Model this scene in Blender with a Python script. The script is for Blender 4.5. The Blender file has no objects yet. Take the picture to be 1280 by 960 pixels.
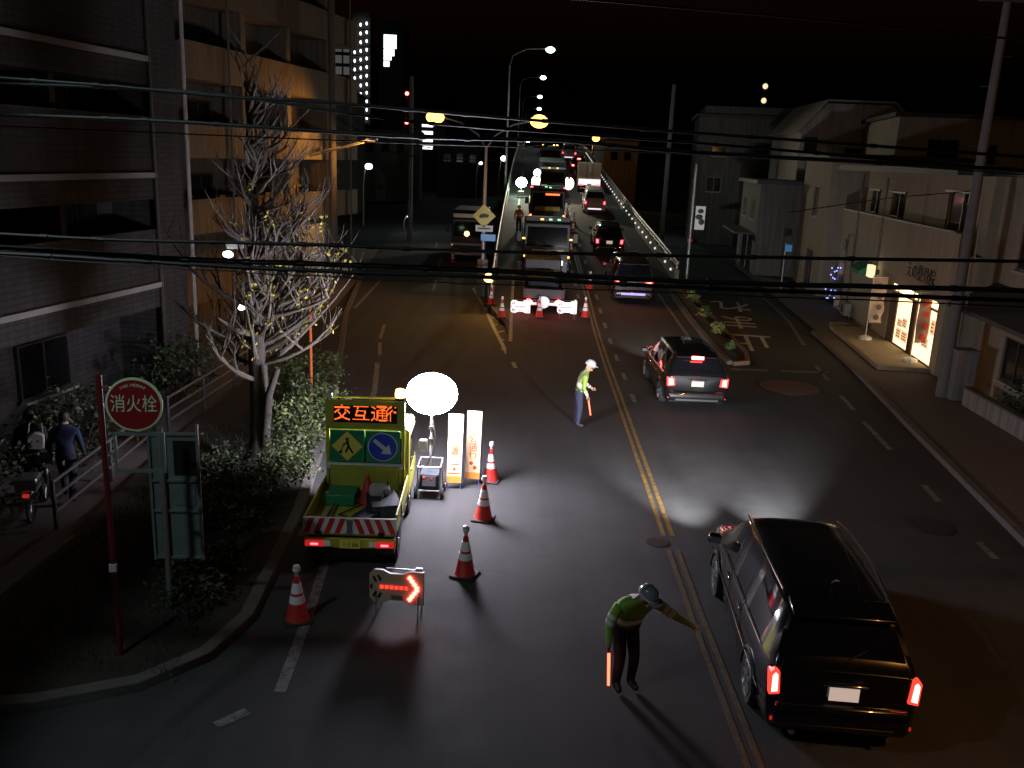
import bpy, bmesh, math, random
from mathutils import Vector, Matrix
from mathutils.bvhtree import BVHTree
random.seed(7)
PI = math.pi; R = math.radians
S = bpy.context.scene; C = S.collection
# ---------------------------------------------------------------- camera, sky, exposure
HC = 6.6; FP = 1100.0
_p, _r = R(14.5), R(2.4)
_f = Vector((0, math.cos(_p), -math.sin(_p))); _u = Vector((0, math.sin(_p), math.cos(_p))); _x = Vector((1, 0, 0))
CX = _x*math.cos(_r) + _u*math.sin(_r); CY = -_x*math.sin(_r) + _u*math.cos(_r)
cd = bpy.data.cameras.new('camera'); cam = bpy.data.objects.new('camera', cd); C.objects.link(cam)
cam.matrix_world = Matrix(((CX.x, CY.x, -_f.x, 0), (CX.y, CY.y, -_f.y, 0), (CX.z, CY.z, -_f.z, HC), (0, 0, 0, 1)))
cd.sensor_width = 36; cd.lens = FP/1280*36; cd.clip_start = .1; cd.clip_end = 3000
S.camera = cam
W = bpy.data.worlds.new('World'); S.world = W; W.use_nodes = True
nt = W.node_tree; bgn = nt.nodes['Background']
sky = nt.nodes.new('ShaderNodeTexSky'); sky.sky_type = 'NISHITA'; sky.sun_disc = False
sky.sun_elevation = R(-2.5); sky.sun_rotation = R(200); sky.air_density = 1.5; sky.dust_density = 3
nt.links.new(sky.outputs[0], bgn.inputs[0]); bgn.inputs[1].default_value = 0.06
S.view_settings.view_transform = 'Standard'; S.view_settings.look = 'None'
S.view_settings.exposure = 0; S.view_settings.gamma = 1; S.view_settings.use_curve_mapping = False
S.cycles.use_denoising = True; S.cycles.max_bounces = 6; S.cycles.sample_clamp_indirect = 4
S.cycles.use_light_tree = True

# ---------------------------------------------------------------- helpers
def ray(px, py):
    a = (px-640)/FP; b = (480-py)/FP
    return _f + CX*a + CY*b
_Z = [(-50,0),(29,0),(33,.08),(36,.22),(40,.5),(44,.85),(49,1.3),(60,2.15),(69,2.9),(81,3.9),(93,4.9),(104,5.85),(118,6.95),(130,7.5),(160,8.2),(250,9)]
def zr(y):
    for (a, za), (b, zb) in zip(_Z, _Z[1:]):
        if y <= b: return za + (zb-za)*(y-a)/(b-a)
    return 9.0
def bend(y): return .00012*(y-50)**2 if y > 50 else 0.0
def g(px, py, z=0):
    d = ray(px, py); t = (z-HC)/d.z
    return Vector((d.x*t, d.y*t, z))
def gd(px, py, h=0):                       # the point of the flyover deck (raised by h) seen there
    d = ray(px, py); t = 5.0
    while t < 250:
        if HC + d.z*t <= zr(d.y*t) + h: break
        t += .05
    return Vector((d.x*t, d.y*t, zr(d.y*t)))
def at(px, py, Y):
    d = ray(px, py); t = Y/d.y
    return Vector((d.x*t, Y, HC + d.z*t))

def mat(name, col, rough=.5, metal=0, var=.15, scale=6, bump=0, coat=0, spec=.5, detail=4, streak=0, brick=0):
    m = bpy.data.materials.new(name); m.use_nodes = True; n = m.node_tree; b = n.nodes['Principled BSDF']
    b.inputs['Roughness'].default_value = rough; b.inputs['Metallic'].default_value = metal
    b.inputs['Specular IOR Level'].default_value = spec; b.inputs['Coat Weight'].default_value = coat
    b.inputs['Coat Roughness'].default_value = .04
    tc = n.nodes.new('ShaderNodeTexCoord'); no = n.nodes.new('ShaderNodeTexNoise')
    no.inputs['Scale'].default_value = scale; no.inputs['Detail'].default_value = detail
    n.links.new(tc.outputs['Object'], no.inputs['Vector'])
    mx = n.nodes.new('ShaderNodeMix'); mx.data_type = 'RGBA'
    mx.inputs[6].default_value = (*[max(0, c*(1-var)) for c in col], 1)
    mx.inputs[7].default_value = (*[min(1, c*(1+var)) for c in col], 1)
    n.links.new(no.outputs['Fac'], mx.inputs[0]); out = mx.outputs[2]
    if streak:                                      # rain streaks and grime running down the face
        mp = n.nodes.new('ShaderNodeMapping'); mp.inputs['Scale'].default_value = (2.2, 2.2, .14); n.links.new(tc.outputs['Object'], mp.inputs[0])
        s2 = n.nodes.new('ShaderNodeTexNoise'); s2.inputs['Scale'].default_value = 2.5; s2.inputs['Detail'].default_value = 7; n.links.new(mp.outputs[0], s2.inputs['Vector'])
        rg = n.nodes.new('ShaderNodeMapRange'); rg.inputs[1].default_value = .35; rg.inputs[2].default_value = .62; rg.inputs[3].default_value = 1-streak; rg.inputs[4].default_value = 1
        n.links.new(s2.outputs['Fac'], rg.inputs[0]); mu = n.nodes.new('ShaderNodeMix'); mu.data_type = 'RGBA'; mu.blend_type = 'MULTIPLY'; mu.inputs[0].default_value = 1
        n.links.new(out, mu.inputs[6]); n.links.new(rg.outputs[0], mu.inputs[7]); out = mu.outputs[2]
    if brick:                                       # wall tiles with joints
        mp = n.nodes.new('ShaderNodeMapping'); mp.inputs['Rotation'].default_value = (PI/2, 0, 0); n.links.new(tc.outputs['Object'], mp.inputs[0])
        bt = n.nodes.new('ShaderNodeTexBrick'); bt.inputs['Scale'].default_value = 1; bt.inputs['Brick Width'].default_value = brick; bt.inputs['Row Height'].default_value = brick*.32; bt.inputs['Mortar Size'].default_value = brick*.035
        bt.inputs['Color1'].default_value = (1, 1, 1, 1); bt.inputs['Color2'].default_value = (.78, .78, .8, 1); bt.inputs['Mortar'].default_value = (.5, .5, .5, 1)
        n.links.new(mp.outputs[0], bt.inputs['Vector']); mu = n.nodes.new('ShaderNodeMix'); mu.data_type = 'RGBA'; mu.blend_type = 'MULTIPLY'; mu.inputs[0].default_value = 1
        n.links.new(out, mu.inputs[6]); n.links.new(bt.outputs['Color'], mu.inputs[7]); out = mu.outputs[2]
    n.links.new(out, b.inputs['Base Color'])
    if bump:
        bp = n.nodes.new('ShaderNodeBump'); bp.inputs['Strength'].default_value = bump; bp.inputs['Distance'].default_value = .02
        n.links.new(no.outputs['Fac'], bp.inputs['Height']); n.links.new(bp.outputs[0], b.inputs['Normal'])
    return m
def emi(name, col, s):
    m = bpy.data.materials.new(name); m.use_nodes = True; n = m.node_tree; b = n.nodes['Principled BSDF']
    b.inputs['Base Color'].default_value = (*[c*.3 for c in col], 1); b.inputs['Roughness'].default_value = .3
    b.inputs['Emission Color'].default_value = (*col, 1); b.inputs['Emission Strength'].default_value = s
    return m
def asphalt(name, base, tint=(1, 1, 1)):
    m = bpy.data.materials.new(name); m.use_nodes = True; n = m.node_tree; b = n.nodes['Principled BSDF']
    tc = n.nodes.new('ShaderNodeTexCoord')
    def noise(s, d):
        q = n.nodes.new('ShaderNodeTexNoise'); q.inputs['Scale'].default_value = s; q.inputs['Detail'].default_value = d
        n.links.new(tc.outputs['Object'], q.inputs['Vector']); return q
    big, mid, fine = noise(.35, 5), noise(2.2, 6), noise(55, 3)
    mp = n.nodes.new('ShaderNodeMapping'); mp.inputs['Scale'].default_value = (2.6, .05, 1)     # wheel-track streaks along the lane
    n.links.new(tc.outputs['Object'], mp.inputs[0]); st = n.nodes.new('ShaderNodeTexNoise'); st.inputs['Scale'].default_value = .8
    n.links.new(mp.outputs[0], st.inputs['Vector'])
    vo = n.nodes.new('ShaderNodeTexVoronoi'); vo.feature = 'DISTANCE_TO_EDGE'; vo.inputs['Scale'].default_value = .22
    wv = n.nodes.new('ShaderNodeVectorMath'); wv.operation = 'ADD'
    n.links.new(tc.outputs['Object'], wv.inputs[0]); n.links.new(mid.outputs['Color'], wv.inputs[1]); n.links.new(wv.outputs[0], vo.inputs['Vector'])
    ck = n.nodes.new('ShaderNodeMapRange'); ck.inputs[1].default_value = 0; ck.inputs[2].default_value = .006; ck.inputs[3].default_value = .82; ck.inputs[4].default_value = 1
    n.links.new(vo.outputs['Distance'], ck.inputs[0])
    def math_(op, a, c):
        q = n.nodes.new('ShaderNodeMath'); q.operation = op
        for i, v in enumerate((a, c)):
            if isinstance(v, (int, float)): q.inputs[i].default_value = v
            else: n.links.new(v, q.inputs[i])
        return q.outputs[0]
    s = math_('ADD', math_('MULTIPLY', big.outputs['Fac'], .7), math_('MULTIPLY', mid.outputs['Fac'], .5))
    s = math_('ADD', s, math_('MULTIPLY', fine.outputs['Fac'], 1.3)); s = math_('ADD', s, math_('MULTIPLY', st.outputs['Fac'], .5))
    s = math_('MULTIPLY', math_('SUBTRACT', s, .5), ck.outputs[0])
    cr = n.nodes.new('ShaderNodeMix'); cr.data_type = 'RGBA'; cr.clamp_factor = False
    cr.inputs[6].default_value = (0, 0, 0, 1); cr.inputs[7].default_value = (*[base*t for t in tint], 1)
    n.links.new(s, cr.inputs[0]); n.links.new(cr.outputs[2], b.inputs['Base Color'])
    rr = n.nodes.new('ShaderNodeMapRange'); rr.inputs[3].default_value = .72; rr.inputs[4].default_value = .95
    n.links.new(mid.outputs['Fac'], rr.inputs[0]); n.links.new(rr.outputs[0], b.inputs['Roughness'])
    bp = n.nodes.new('ShaderNodeBump'); bp.inputs['Strength'].default_value = .25; bp.inputs['Distance'].default_value = .01
    n.links.new(fine.outputs['Fac'], bp.inputs['Height']); n.links.new(bp.outputs[0], b.inputs['Normal'])
    b.inputs['Specular IOR Level'].default_value = .22
    return m
def worn(name, col, amount=.45, rough=.6):          # road paint with worn-through patches
    m = bpy.data.materials.new(name); m.use_nodes = True; n = m.node_tree; b = n.nodes['Principled BSDF']
    tc = n.nodes.new('ShaderNodeTexCoord'); a = n.nodes.new('ShaderNodeTexNoise'); a.inputs['Scale'].default_value = 7; a.inputs['Detail'].default_value = 8
    a.inputs['Roughness'].default_value = .75
    n.links.new(tc.outputs['Object'], a.inputs['Vector'])
    r = n.nodes.new('ShaderNodeMapRange'); r.inputs[1].default_value = amount-.12; r.inputs[2].default_value = amount+.12
    n.links.new(a.outputs['Fac'], r.inputs[0])
    mx = n.nodes.new('ShaderNodeMix'); mx.data_type = 'RGBA'; mx.inputs[6].default_value = (.05, .05, .05, 1); mx.inputs[7].default_value = (*col, 1)
    n.links.new(r.outputs[0], mx.inputs[0]); n.links.new(mx.outputs[2], b.inputs['Base Color']); b.inputs['Roughness'].default_value = rough
    return m

class MB:
    def __init__(s): s.v = []; s.f = []; s.m = []
    def add(s, vs, fs, mi=0, M=None):
        o = len(s.v)
        s.v += [tuple(M @ Vector(v)) if M else tuple(v) for v in vs]
        s.f += [tuple(i+o for i in f) for f in fs]; s.m += [mi]*len(fs); return s
    def box(s, c, d, mi=0, rz=0, rx=0, ry=0, M=None):
        x, y, z = d[0]/2, d[1]/2, d[2]/2
        T = Matrix.Translation(c) @ Matrix.Rotation(rz, 4, 'Z') @ Matrix.Rotation(rx, 4, 'X') @ Matrix.Rotation(ry, 4, 'Y')
        if M: T = M @ T
        return s.add([(-x,-y,-z),(x,-y,-z),(x,y,-z),(-x,y,-z),(-x,-y,z),(x,-y,z),(x,y,z),(-x,y,z)],
                     [(3,2,1,0),(4,5,6,7),(0,1,5,4),(1,2,6,5),(2,3,7,6),(3,0,4,7)], mi, T)
    def bb(s, a, b, mi=0):                           # box between two corners
        return s.box([(p+q)/2 for p, q in zip(a, b)], [abs(q-p) for p, q in zip(a, b)], mi)
    def tube(s, pts, r, n=8, mi=0, cap=True):
        pts = [Vector(p) for p in pts]; k = len(pts)
        rs = r if isinstance(r, (list, tuple)) else [r]*k
        o = len(s.v); prev = None
        for i, p in enumerate(pts):
            t = (pts[min(i+1, k-1)]-pts[max(i-1, 0)]).normalized()
            if prev is None:
                a = Vector((0, 0, 1)) if abs(t.z) < .9 else Vector((1, 0, 0)); e = t.cross(a).normalized()
            else:
                e = (prev - t*prev.dot(t))
                e = e.normalized() if e.length > 1e-6 else t.orthogonal().normalized()
            prev = e; h = t.cross(e)
            for j in range(n):
                w = 2*PI*j/n; s.v.append(tuple(p + (e*math.cos(w)+h*math.sin(w))*rs[i]))
        for i in range(k-1):
            for j in range(n):
                q = (j+1) % n; s.f.append((o+i*n+j, o+i*n+q, o+(i+1)*n+q, o+(i+1)*n+j)); s.m.append(mi)
        if cap:
            s.f.append(tuple(o+j for j in reversed(range(n)))); s.f.append(tuple(o+(k-1)*n+j for j in range(n))); s.m += [mi, mi]
        return s
    def lathe(s, prof, c=(0,0,0), n=24, mi=0, M=None):   # profile of (radius, z)
        o = len(s.v); T = Matrix.Translation(c)
        if M: T = T @ M
        for r, z in prof:
            for j in range(n):
                w = 2*PI*j/n; s.v.append(tuple(T @ Vector((r*math.cos(w), r*math.sin(w), z))))
        for i in range(len(prof)-1):
            for j in range(n):
                q = (j+1) % n; s.f.append((o+i*n+j, o+i*n+q, o+(i+1)*n+q, o+(i+1)*n+j)); s.m.append(mi)
        s.f.append(tuple(o+j for j in reversed(range(n)))); s.f.append(tuple(o+(len(prof)-1)*n+j for j in range(n))); s.m += [mi, mi]
        return s
    def ell(s, c, r, n=16, k=10, mi=0, M=None):
        prof = [(max(1e-4, math.cos(-PI/2+PI*i/k)), math.sin(-PI/2+PI*i/k)) for i in range(k+1)]
        T = Matrix.Translation(c) @ (M or Matrix()) @ Matrix.Diagonal((*r, 1)); t = MB().lathe(prof, n=n)
        return s.add(t.v, t.f, mi, T)
    def poly(s, pts, mi=0): return s.add(pts, [tuple(range(len(pts)))], mi)
    def prism(s, pts, axis, a, b, mi=0, M=None):         # 2-D outline pushed along an axis; outline in the other two axes
        ix = {'x': (1, 2), 'y': (0, 2), 'z': (0, 1)}[axis]; ax = 'xyz'.index(axis); n = len(pts); vs = []
        for d in (a, b):
            for p in pts:
                v = [0, 0, 0]; v[ax] = d; v[ix[0]] = p[0]; v[ix[1]] = p[1]; vs.append(v)
        fs = [tuple(reversed(range(n))), tuple(range(n, 2*n))] + [(i, (i+1) % n, n+(i+1) % n, n+i) for i in range(n)]
        return s.add(vs, fs, mi, M)
    def build(s, name, m, parent=None, loc=(0,0,0), rot=(0,0,0), smooth=True, bev=0, seg=2):
        me = bpy.data.meshes.new(name); me.from_pydata(s.v, [], s.f)
        ms = m if isinstance(m, (list, tuple)) else [m]
        for q in ms: me.materials.append(q)
        me.polygons.foreach_set('material_index', s.m)
        b = bmesh.new(); b.from_mesh(me); bmesh.ops.recalc_face_normals(b, faces=b.faces); b.to_mesh(me); b.free()
        if smooth:
            me.polygons.foreach_set('use_smooth', [True]*len(me.polygons)); me.set_sharp_from_angle(angle=R(38))
        o = bpy.data.objects.new(name, me); C.objects.link(o); o.location = loc; o.rotation_euler = rot
        if parent: o.parent = parent
        if bev:
            d = o.modifiers.new('edge', 'BEVEL'); d.width = bev; d.segments = seg; d.limit_method = 'ANGLE'; d.angle_limit = R(40)
        return o
def tag(o, label, cat, group=None, kind=None):
    o['label'] = label; o['category'] = cat
    if group: o['group'] = group
    if kind: o['kind'] = kind
    return o
def thing(name, label, cat, loc=(0,0,0), rz=0, group=None):
    o = bpy.data.objects.new(name, None); o.empty_display_size = .2; C.objects.link(o)
    o.location = loc; o.rotation_euler = (0, 0, rz)
    return tag(o, label, cat, group)
def struct(o): o['kind'] = 'structure'; return o
def dup(root, loc, rz=0, label=None, group=None, scale=None):
    kids = {}
    for o in bpy.data.objects:
        if o.parent: kids.setdefault(o.parent, []).append(o)
    def cp(o, par):
        c = o.copy(); C.objects.link(c); c.parent = par
        for k in kids.get(o, []): cp(k, c)
        return c
    r = cp(root, None); r.location = loc; r.rotation_euler = (0, 0, rz)
    if label: r['label'] = label
    if group: r['group'] = group
    if scale: r.scale = scale
    return r
def text_data(s, size, ext=.002, space=1.0, line=1.0):
    cu = bpy.data.curves.new('lettering', 'FONT'); cu.body = s; cu.size = size; cu.extrude = ext
    cu.align_x = 'CENTER'; cu.align_y = 'CENTER'; cu.space_character = space; cu.space_line = line; cu.resolution_u = 3
    o = bpy.data.objects.new('lettering', cu); C.objects.link(o); dg = bpy.context.evaluated_depsgraph_get()
    me = bpy.data.meshes.new_from_object(o.evaluated_get(dg)); bpy.data.objects.remove(o); bpy.data.curves.remove(cu)
    return me
def text(s, size, m, parent, loc, rot=(PI/2, 0, 0), name='lettering', ext=.002, space=1.0, line=1.0, scale=(1,1,1)):
    me = text_data(s, size, ext, space, line); me.materials.clear(); me.materials.append(m)
    o = bpy.data.objects.new(name, me); C.objects.link(o); o.location = loc; o.rotation_euler = rot; o.scale = scale
    if parent: o.parent = parent
    return o
def spot(name, loc, target, power, col, angle, blend=.5, rad=.08):
    l = bpy.data.lights.new(name, 'SPOT'); l.energy = power; l.color = col; l.spot_size = R(angle); l.spot_blend = blend; l.shadow_soft_size = rad
    o = bpy.data.objects.new(name, l); C.objects.link(o); o.location = loc
    o.rotation_euler = (Vector(target)-Vector(loc)).to_track_quat('-Z', 'Y').to_euler(); return o

# ---------------------------------------------------------------- materials
M = dict(
 asphalt=asphalt('asphalt', .055), asphalt2=asphalt('asphalt_side', .036, (1, .97, .93)), deck=asphalt('asphalt_deck', .058),
 earth=mat('earth', (.03, .025, .018), .95, var=.5, scale=4, bump=.6), paver=mat('paver', (.13, .11, .1), .85, var=.3, scale=9, bump=.2),
 kerb=mat('kerb_concrete', (.11, .1, .09), .85, var=.35, scale=5, bump=.2), conc=mat('concrete', (.27, .26, .24), .85, var=.25, scale=1.7, bump=.15, streak=.4),
 wline=worn('white_road_paint', (.27, .26, .24), .5), wletter=worn('white_letter_paint', (.6, .58, .54), .4), yline2=worn('faded_yellow_paint', (.16, .1, .03), .52), browncurb=mat('rusty_kerb', (.16, .09, .05), .85, var=.35), yline=worn('yellow_road_paint', (.32, .18, .03), .48),
 tile=mat('brown_tile', (.072, .067, .062), .7, var=.2, scale=2, bump=.1, streak=.3, brick=.42), tile2=mat('tan_render', (.22, .19, .14), .8, var=.16, scale=1.5, bump=.1, streak=.35),
 ledge=mat('pale_ledge', (.4, .37, .33), .7, var=.2), dglass=mat('dark_glass', (.012, .012, .014), .08, var=.1, spec=.6),
 curtain=mat('curtain', (.45, .42, .37), .9, var=.3, scale=14), frame=mat('window_frame', (.1, .09, .08), .45, .5),
 cream=mat('cream_render', (.5, .42, .29), .85, var=.12, scale=1.4, bump=.1, streak=.16), beige=mat('beige_siding', (.35, .29, .21), .8, var=.14, scale=2, streak=.15),
 white_w=mat('white_render', (.4, .37, .32), .85, var=.14, scale=1.3, streak=.3), grey_w=mat('grey_render', (.13, .13, .115), .85, var=.2, scale=1.2, bump=.1, streak=.35),
 roof=mat('roof_sheet', (.035, .033, .035), .6, var=.3), steel=mat('steel', (.35, .35, .35), .35, .8, var=.2, scale=20),
 galv=mat('galvanised', (.34, .34, .33), .45, .6, var=.25, scale=12), black=mat('black_plastic', (.012, .012, .012), .45, var=.3),
 conebody=mat('cone_red', (.6, .035, .02), .35, var=.1), rubber=mat('rubber', (.012, .012, .012), .85, var=.3), cable=mat('cable_sheath', (.012, .014, .012), .5, var=.3, scale=3),
 pole=mat('pole_concrete', (.16, .155, .15), .8, var=.25, scale=6, bump=.1), white=mat('white_paint', (.75, .75, .73), .35, var=.06),
 tape=mat('reflective_tape', (.88, .88, .88), .25, var=.03), red=mat('red_plastic', (.55, .03, .02), .5, var=.12), conegrip=mat('cone_base', (.03, .03, .03), .8),
 vest=mat('green_jacket', (.28, .58, .07), .75, var=.2, scale=15), vesty=mat('yellow_jacket', (.3, .4, .07), .75, var=.2, scale=15), navy=mat('navy_cloth', (.012, .013, .025), .9, var=.3, scale=14),
 bluecloth=mat('blue_cloth', (.03, .033, .065), .9, var=.25, scale=14), darkcloth=mat('dark_cloth', (.02, .02, .022), .9, var=.3, scale=12), coat=mat('blue_coat', (.025, .04, .09), .9, var=.25),
 skin=mat('skin', (.5, .3, .2), .55, var=.08), shoe=mat('shoe', (.03, .028, .025), .5), hair=mat('hair', (.012, .01, .01), .6), helmet=mat('helmet_shell', (.3, .33, .4), .18, var=.05, coat=.6), helmetw=mat('helmet_white', (.6, .62, .65), .2, var=.05, coat=.5),
 orangev=mat('orange_vest', (.7, .15, .03), .7), bark=mat('bark', (.06, .052, .045), .95, var=.45, scale=9, bump=.8), twig=mat('twig', (.1, .085, .068), .9, var=.3, scale=12),
 leafy=mat('ginkgo_leaf', (.42, .36, .05), .7, var=.35, scale=30), leafg=mat('hedge_leaf', (.06, .085, .03), .6, var=.5, scale=9), leafg2=mat('bright_leaf', (.16, .2, .06), .6, var=.4, scale=9),
 leafd=mat('dark_leaf', (.03, .045, .02), .7, var=.5, scale=9), petal=mat('orange_petal', (.75, .3, .02), .6),
 carblack=mat('black_car_paint', (.006, .006, .007), .22, .1, var=.1, coat=1), carnavy=mat('dark_blue_car_paint', (.01, .012, .022), .22, .2, var=.1, coat=1), carpurple=mat('dark_purple_car_paint', (.02, .014, .03), .25, .2, var=.1, coat=1),
 carwhite=mat('white_car_paint', (.7, .7, .7), .3, var=.05, coat=.8), carglass=mat('car_glass', (.006, .006, .008), .04, var=.1, spec=.8), chrome=mat('chrome', (.7, .7, .7), .12, 1, var=.03),
 silver=mat('alloy', (.5, .5, .52), .3, .9, var=.06), ylw=mat('truck_yellow', (.58, .56, .06), .45, var=.16, scale=5, streak=.35), ylwd=mat('bed_yellow', (.42, .42, .05), .6, var=.3, scale=5),
 plate=mat('plate_white', (.8, .78, .7), .4, var=.03), signgreen=mat('sign_green', (.02, .25, .1), .4, var=.1), signyel=mat('sign_yellow', (.85, .72, .12), .4, var=.05), signblue=mat('sign_blue', (.02, .06, .55), .4, var=.05),
 tarp=mat('dark_tarp', (.02, .025, .035), .8, var=.4, bump=.4), blueleg=mat('blue_leg', (.1, .15, .5), .5), board=mat('board_film', (.9, .62, .36), .45, var=.03), redink=mat('red_ink', (.55, .05, .02), .6, var=.05), dimband=mat('painted_dim_band', (.85, .32, .06), .5, var=.04),
 signred=mat('sign_red', (.25, .01, .012), .5, var=.08), signpale=mat('sign_pale', (.6, .75, .45), .5, var=.08), boardgrey=mat('board_grey', (.13, .17, .155), .6, var=.2, scale=3), redpole=mat('red_pole', (.13, .012, .012), .5, var=.25),
 hull=mat('truck_dark', (.007, .007, .008), .5, var=.25), creamp=mat('truck_cream', (.55, .45, .3), .45, var=.1), olive=mat('truck_olive', (.013, .014, .011), .5, var=.2), manh=mat('rust_iron', (.13, .06, .04), .7, var=.35, scale=12, bump=.4), iron=mat('iron', (.05, .048, .05), .55, .5, var=.3, scale=25, bump=.3),
 wood=mat('brown_wood', (.14, .07, .03), .6, var=.3), fence=mat('dull_pipe', (.1, .1, .1), .5, .4), fabric=mat('banner_cloth', (.5, .38, .28), .8, var=.35, scale=7), fabric2=mat('banner_red_cloth', (.35, .2, .17), .8, var=.4, scale=5), purple=mat('vehicle_violet', (.06, .04, .1), .3),
 e_ball=emi('balloon_light', (.87, .83, 1.0), 170), e_ball2=emi('balloon_light_green', (.72, 1.0, .7), 60), e_sod=emi('sodium_lamp', (1, .42, .07), 7), e_merc=emi('mercury_lamp', (.62, 1, .78), 7), e_whitel=emi('white_lamp', (.95, .97, 1), 8),
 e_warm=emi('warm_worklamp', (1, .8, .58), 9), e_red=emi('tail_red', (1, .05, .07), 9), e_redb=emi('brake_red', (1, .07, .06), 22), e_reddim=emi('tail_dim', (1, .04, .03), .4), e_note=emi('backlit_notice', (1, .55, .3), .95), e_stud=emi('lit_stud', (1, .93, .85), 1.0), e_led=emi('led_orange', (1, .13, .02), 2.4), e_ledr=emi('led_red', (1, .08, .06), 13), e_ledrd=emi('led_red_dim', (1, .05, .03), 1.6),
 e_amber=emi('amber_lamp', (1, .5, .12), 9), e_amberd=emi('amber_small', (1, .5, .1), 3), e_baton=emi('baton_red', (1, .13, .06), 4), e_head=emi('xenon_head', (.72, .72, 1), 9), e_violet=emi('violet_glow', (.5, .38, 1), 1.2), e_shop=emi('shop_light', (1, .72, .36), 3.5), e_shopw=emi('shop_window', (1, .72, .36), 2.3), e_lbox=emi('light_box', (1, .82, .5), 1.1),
 e_win=emi('lit_window', (.93, .97, 1), 2.2), e_stair=emi('stair_lamp', (.9, .95, 1), 3.0), e_dim=emi('dim_window', (.6, .62, .58), .10), e_xmas=emi('blue_bulb', (.2, .25, 1), 4), e_green=emi('green_marker', (.3, 1, .5), 1.4), e_pink=emi('painted_glow', (1, .86, .88), 1.15), e_plate=emi('lit_plate', (1, .75, .62), .5), e_bluesign=emi('blue_lit_sign', (.12, .4, .9), .22), e_wsign=emi('lit_white_sign', (.9, .9, .9), .22), e_beam=emi('orange_wall_lamp', (1, .45, .08), 2))
# ---------------------------------------------------------------- the setting
def sheet(name, pts, z, m):
    return struct(MB().poly([(x, y, z) for x, y in pts]).build(name, m, smooth=False))
sheet('ground', [(-900, -200), (900, -200), (900, 1800), (-900, 1800)], -.012, M['asphalt2'])
ROADL = [(-24, 8.2), (-7.5, 8.7), (-5.4, 9.15), (-4.4, 9.6), (-3.8, 10.3), (-3.55, 11.3), (-3.75, 15), (-4.3, 20), (-5.4, 27), (-6.9, 36), (-8.3, 48), (-9.5, 62), (-12, 90)]
ROADR = [(9.2, -10), (9.3, 8), (9.55, 15), (10.5, 22), (11.65, 30), (12.3, 36), (13.3, 46), (14.4, 60), (16, 90)]
sheet('road', [(-24, -10)] + ROADL + ROADR[::-1], 0, M['asphalt'])
def strip(mb, pts, w, z, mi=0, dz=None):                 # a painted band along a polyline
    for a, b in zip(pts, pts[1:]):
        a2, b2 = Vector(a[:2]), Vector(b[:2]); d = (b2-a2); n = Vector((-d.y, d.x)).normalized()*w/2
        za = z + (dz(a2.y) if dz else 0); zb = z + (dz(b2.y) if dz else 0)
        mb.add([(a2.x-n.x, a2.y-n.y, za), (a2.x+n.x, a2.y+n.y, za), (b2.x+n.x, b2.y+n.y, zb), (b2.x-n.x, b2.y-n.y, zb)], [(0, 1, 2, 3)], mi)
def kerb(name, pts, w, h, m, z0=-.01):
    hs = h if isinstance(h, list) else [h]*len(pts)
    mb = MB(); n = len(pts); L = []
    for i, p in enumerate(pts):
        a = Vector(pts[max(i-1, 0)]); b = Vector(pts[min(i+1, n-1)]); d = (b-a).normalized(); q = Vector((-d.y, d.x))*w/2
        L.append((Vector(p)-q, Vector(p)+q))
    vs = []
    for (l, r_), h in zip(L, hs): vs += [(l.x, l.y, z0), (l.x, l.y, h), (r_.x, r_.y, h), (r_.x, r_.y, z0)]
    fs = [(4*i+k, 4*i+(k+1) % 4, 4*i+4+(k+1) % 4, 4*i+4+k) for i in range(n-1) for k in range(4)] + [(0, 1, 2, 3), (4*n-1, 4*n-2, 4*n-3, 4*n-4)]
    mb.add(vs, fs); return struct(mb.build(name, m, bev=.015))
kerb('kerb', [(x-.1, y+.02) for x, y in ROADL[:-2]], .2, .14, M['kerb'])
kerb('kerb', [(x+.1, y) for x, y in ROADR[:-1] if y <= 36.5], .2, .13, M['kerb'])
# right pavement, left pavement, planting bed
RS = [(9.4, -10), (9.5, 8), (9.75, 15), (10.7, 22), (11.85, 30), (12.5, 36), (13.5, 46), (14.6, 60)]
sheet('pavement', RS + [(17.5, 60), (16.0, 46), (15.1, 38), (14.0, 28), (13.3, 22), (12.9, 15), (12.8, 8), (12.8, -10)], .1, M['paver'])
sheet('planting_bed', [(-7.2, 9.0), (-5.5, 9.3), (-4.5, 9.75), (-3.95, 10.4), (-3.75, 11.3), (-3.95, 15), (-4.5, 20), (-5.6, 27), (-7.0, 36), (-7.6, 36), (-7.6, 20)], .12, M['earth'])
sheet('left_pavement', [(-24, 8.5), (-7.2, 9.0), (-7.6, 20), (-7.6, 36), (-8.4, 48), (-9.6, 62), (-14, 62), (-14, 20), (-24, 14)], .06, M['paver'])
kerb('pavement_edge', [(-7.55, 10.2), (-7.5, 12), (-7.42, 13.6)], .42, .17, M['kerb'])
# flyover deck with its side faces
ys = [25, 29, 31, 33, 34.5, 36, 38, 40, 42, 44, 46.5, 49, 54, 60, 64, 69, 75, 81, 87, 93, 98, 104, 111, 118, 124, 130, 145, 160, 200, 250]
mb = MB(); vs = []
for y in ys:
    b = bend(y); z = zr(y)+.004
    l = -.25 if y < 34 else max(-1.2, -.25-(y-34)*.24)
    vs += [(l+b, y, -.05), (l+b, y, z), (8.1+b, y, z), (8.1+b, y, -.05)]
mb.add(vs, [(4*i+k, 4*i+k+1, 4*i+5+k, 4*i+4+k) for i in range(len(ys)-1) for k in range(3)])
struct(mb.build('flyover_road', M['deck'], smooth=False))
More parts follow.
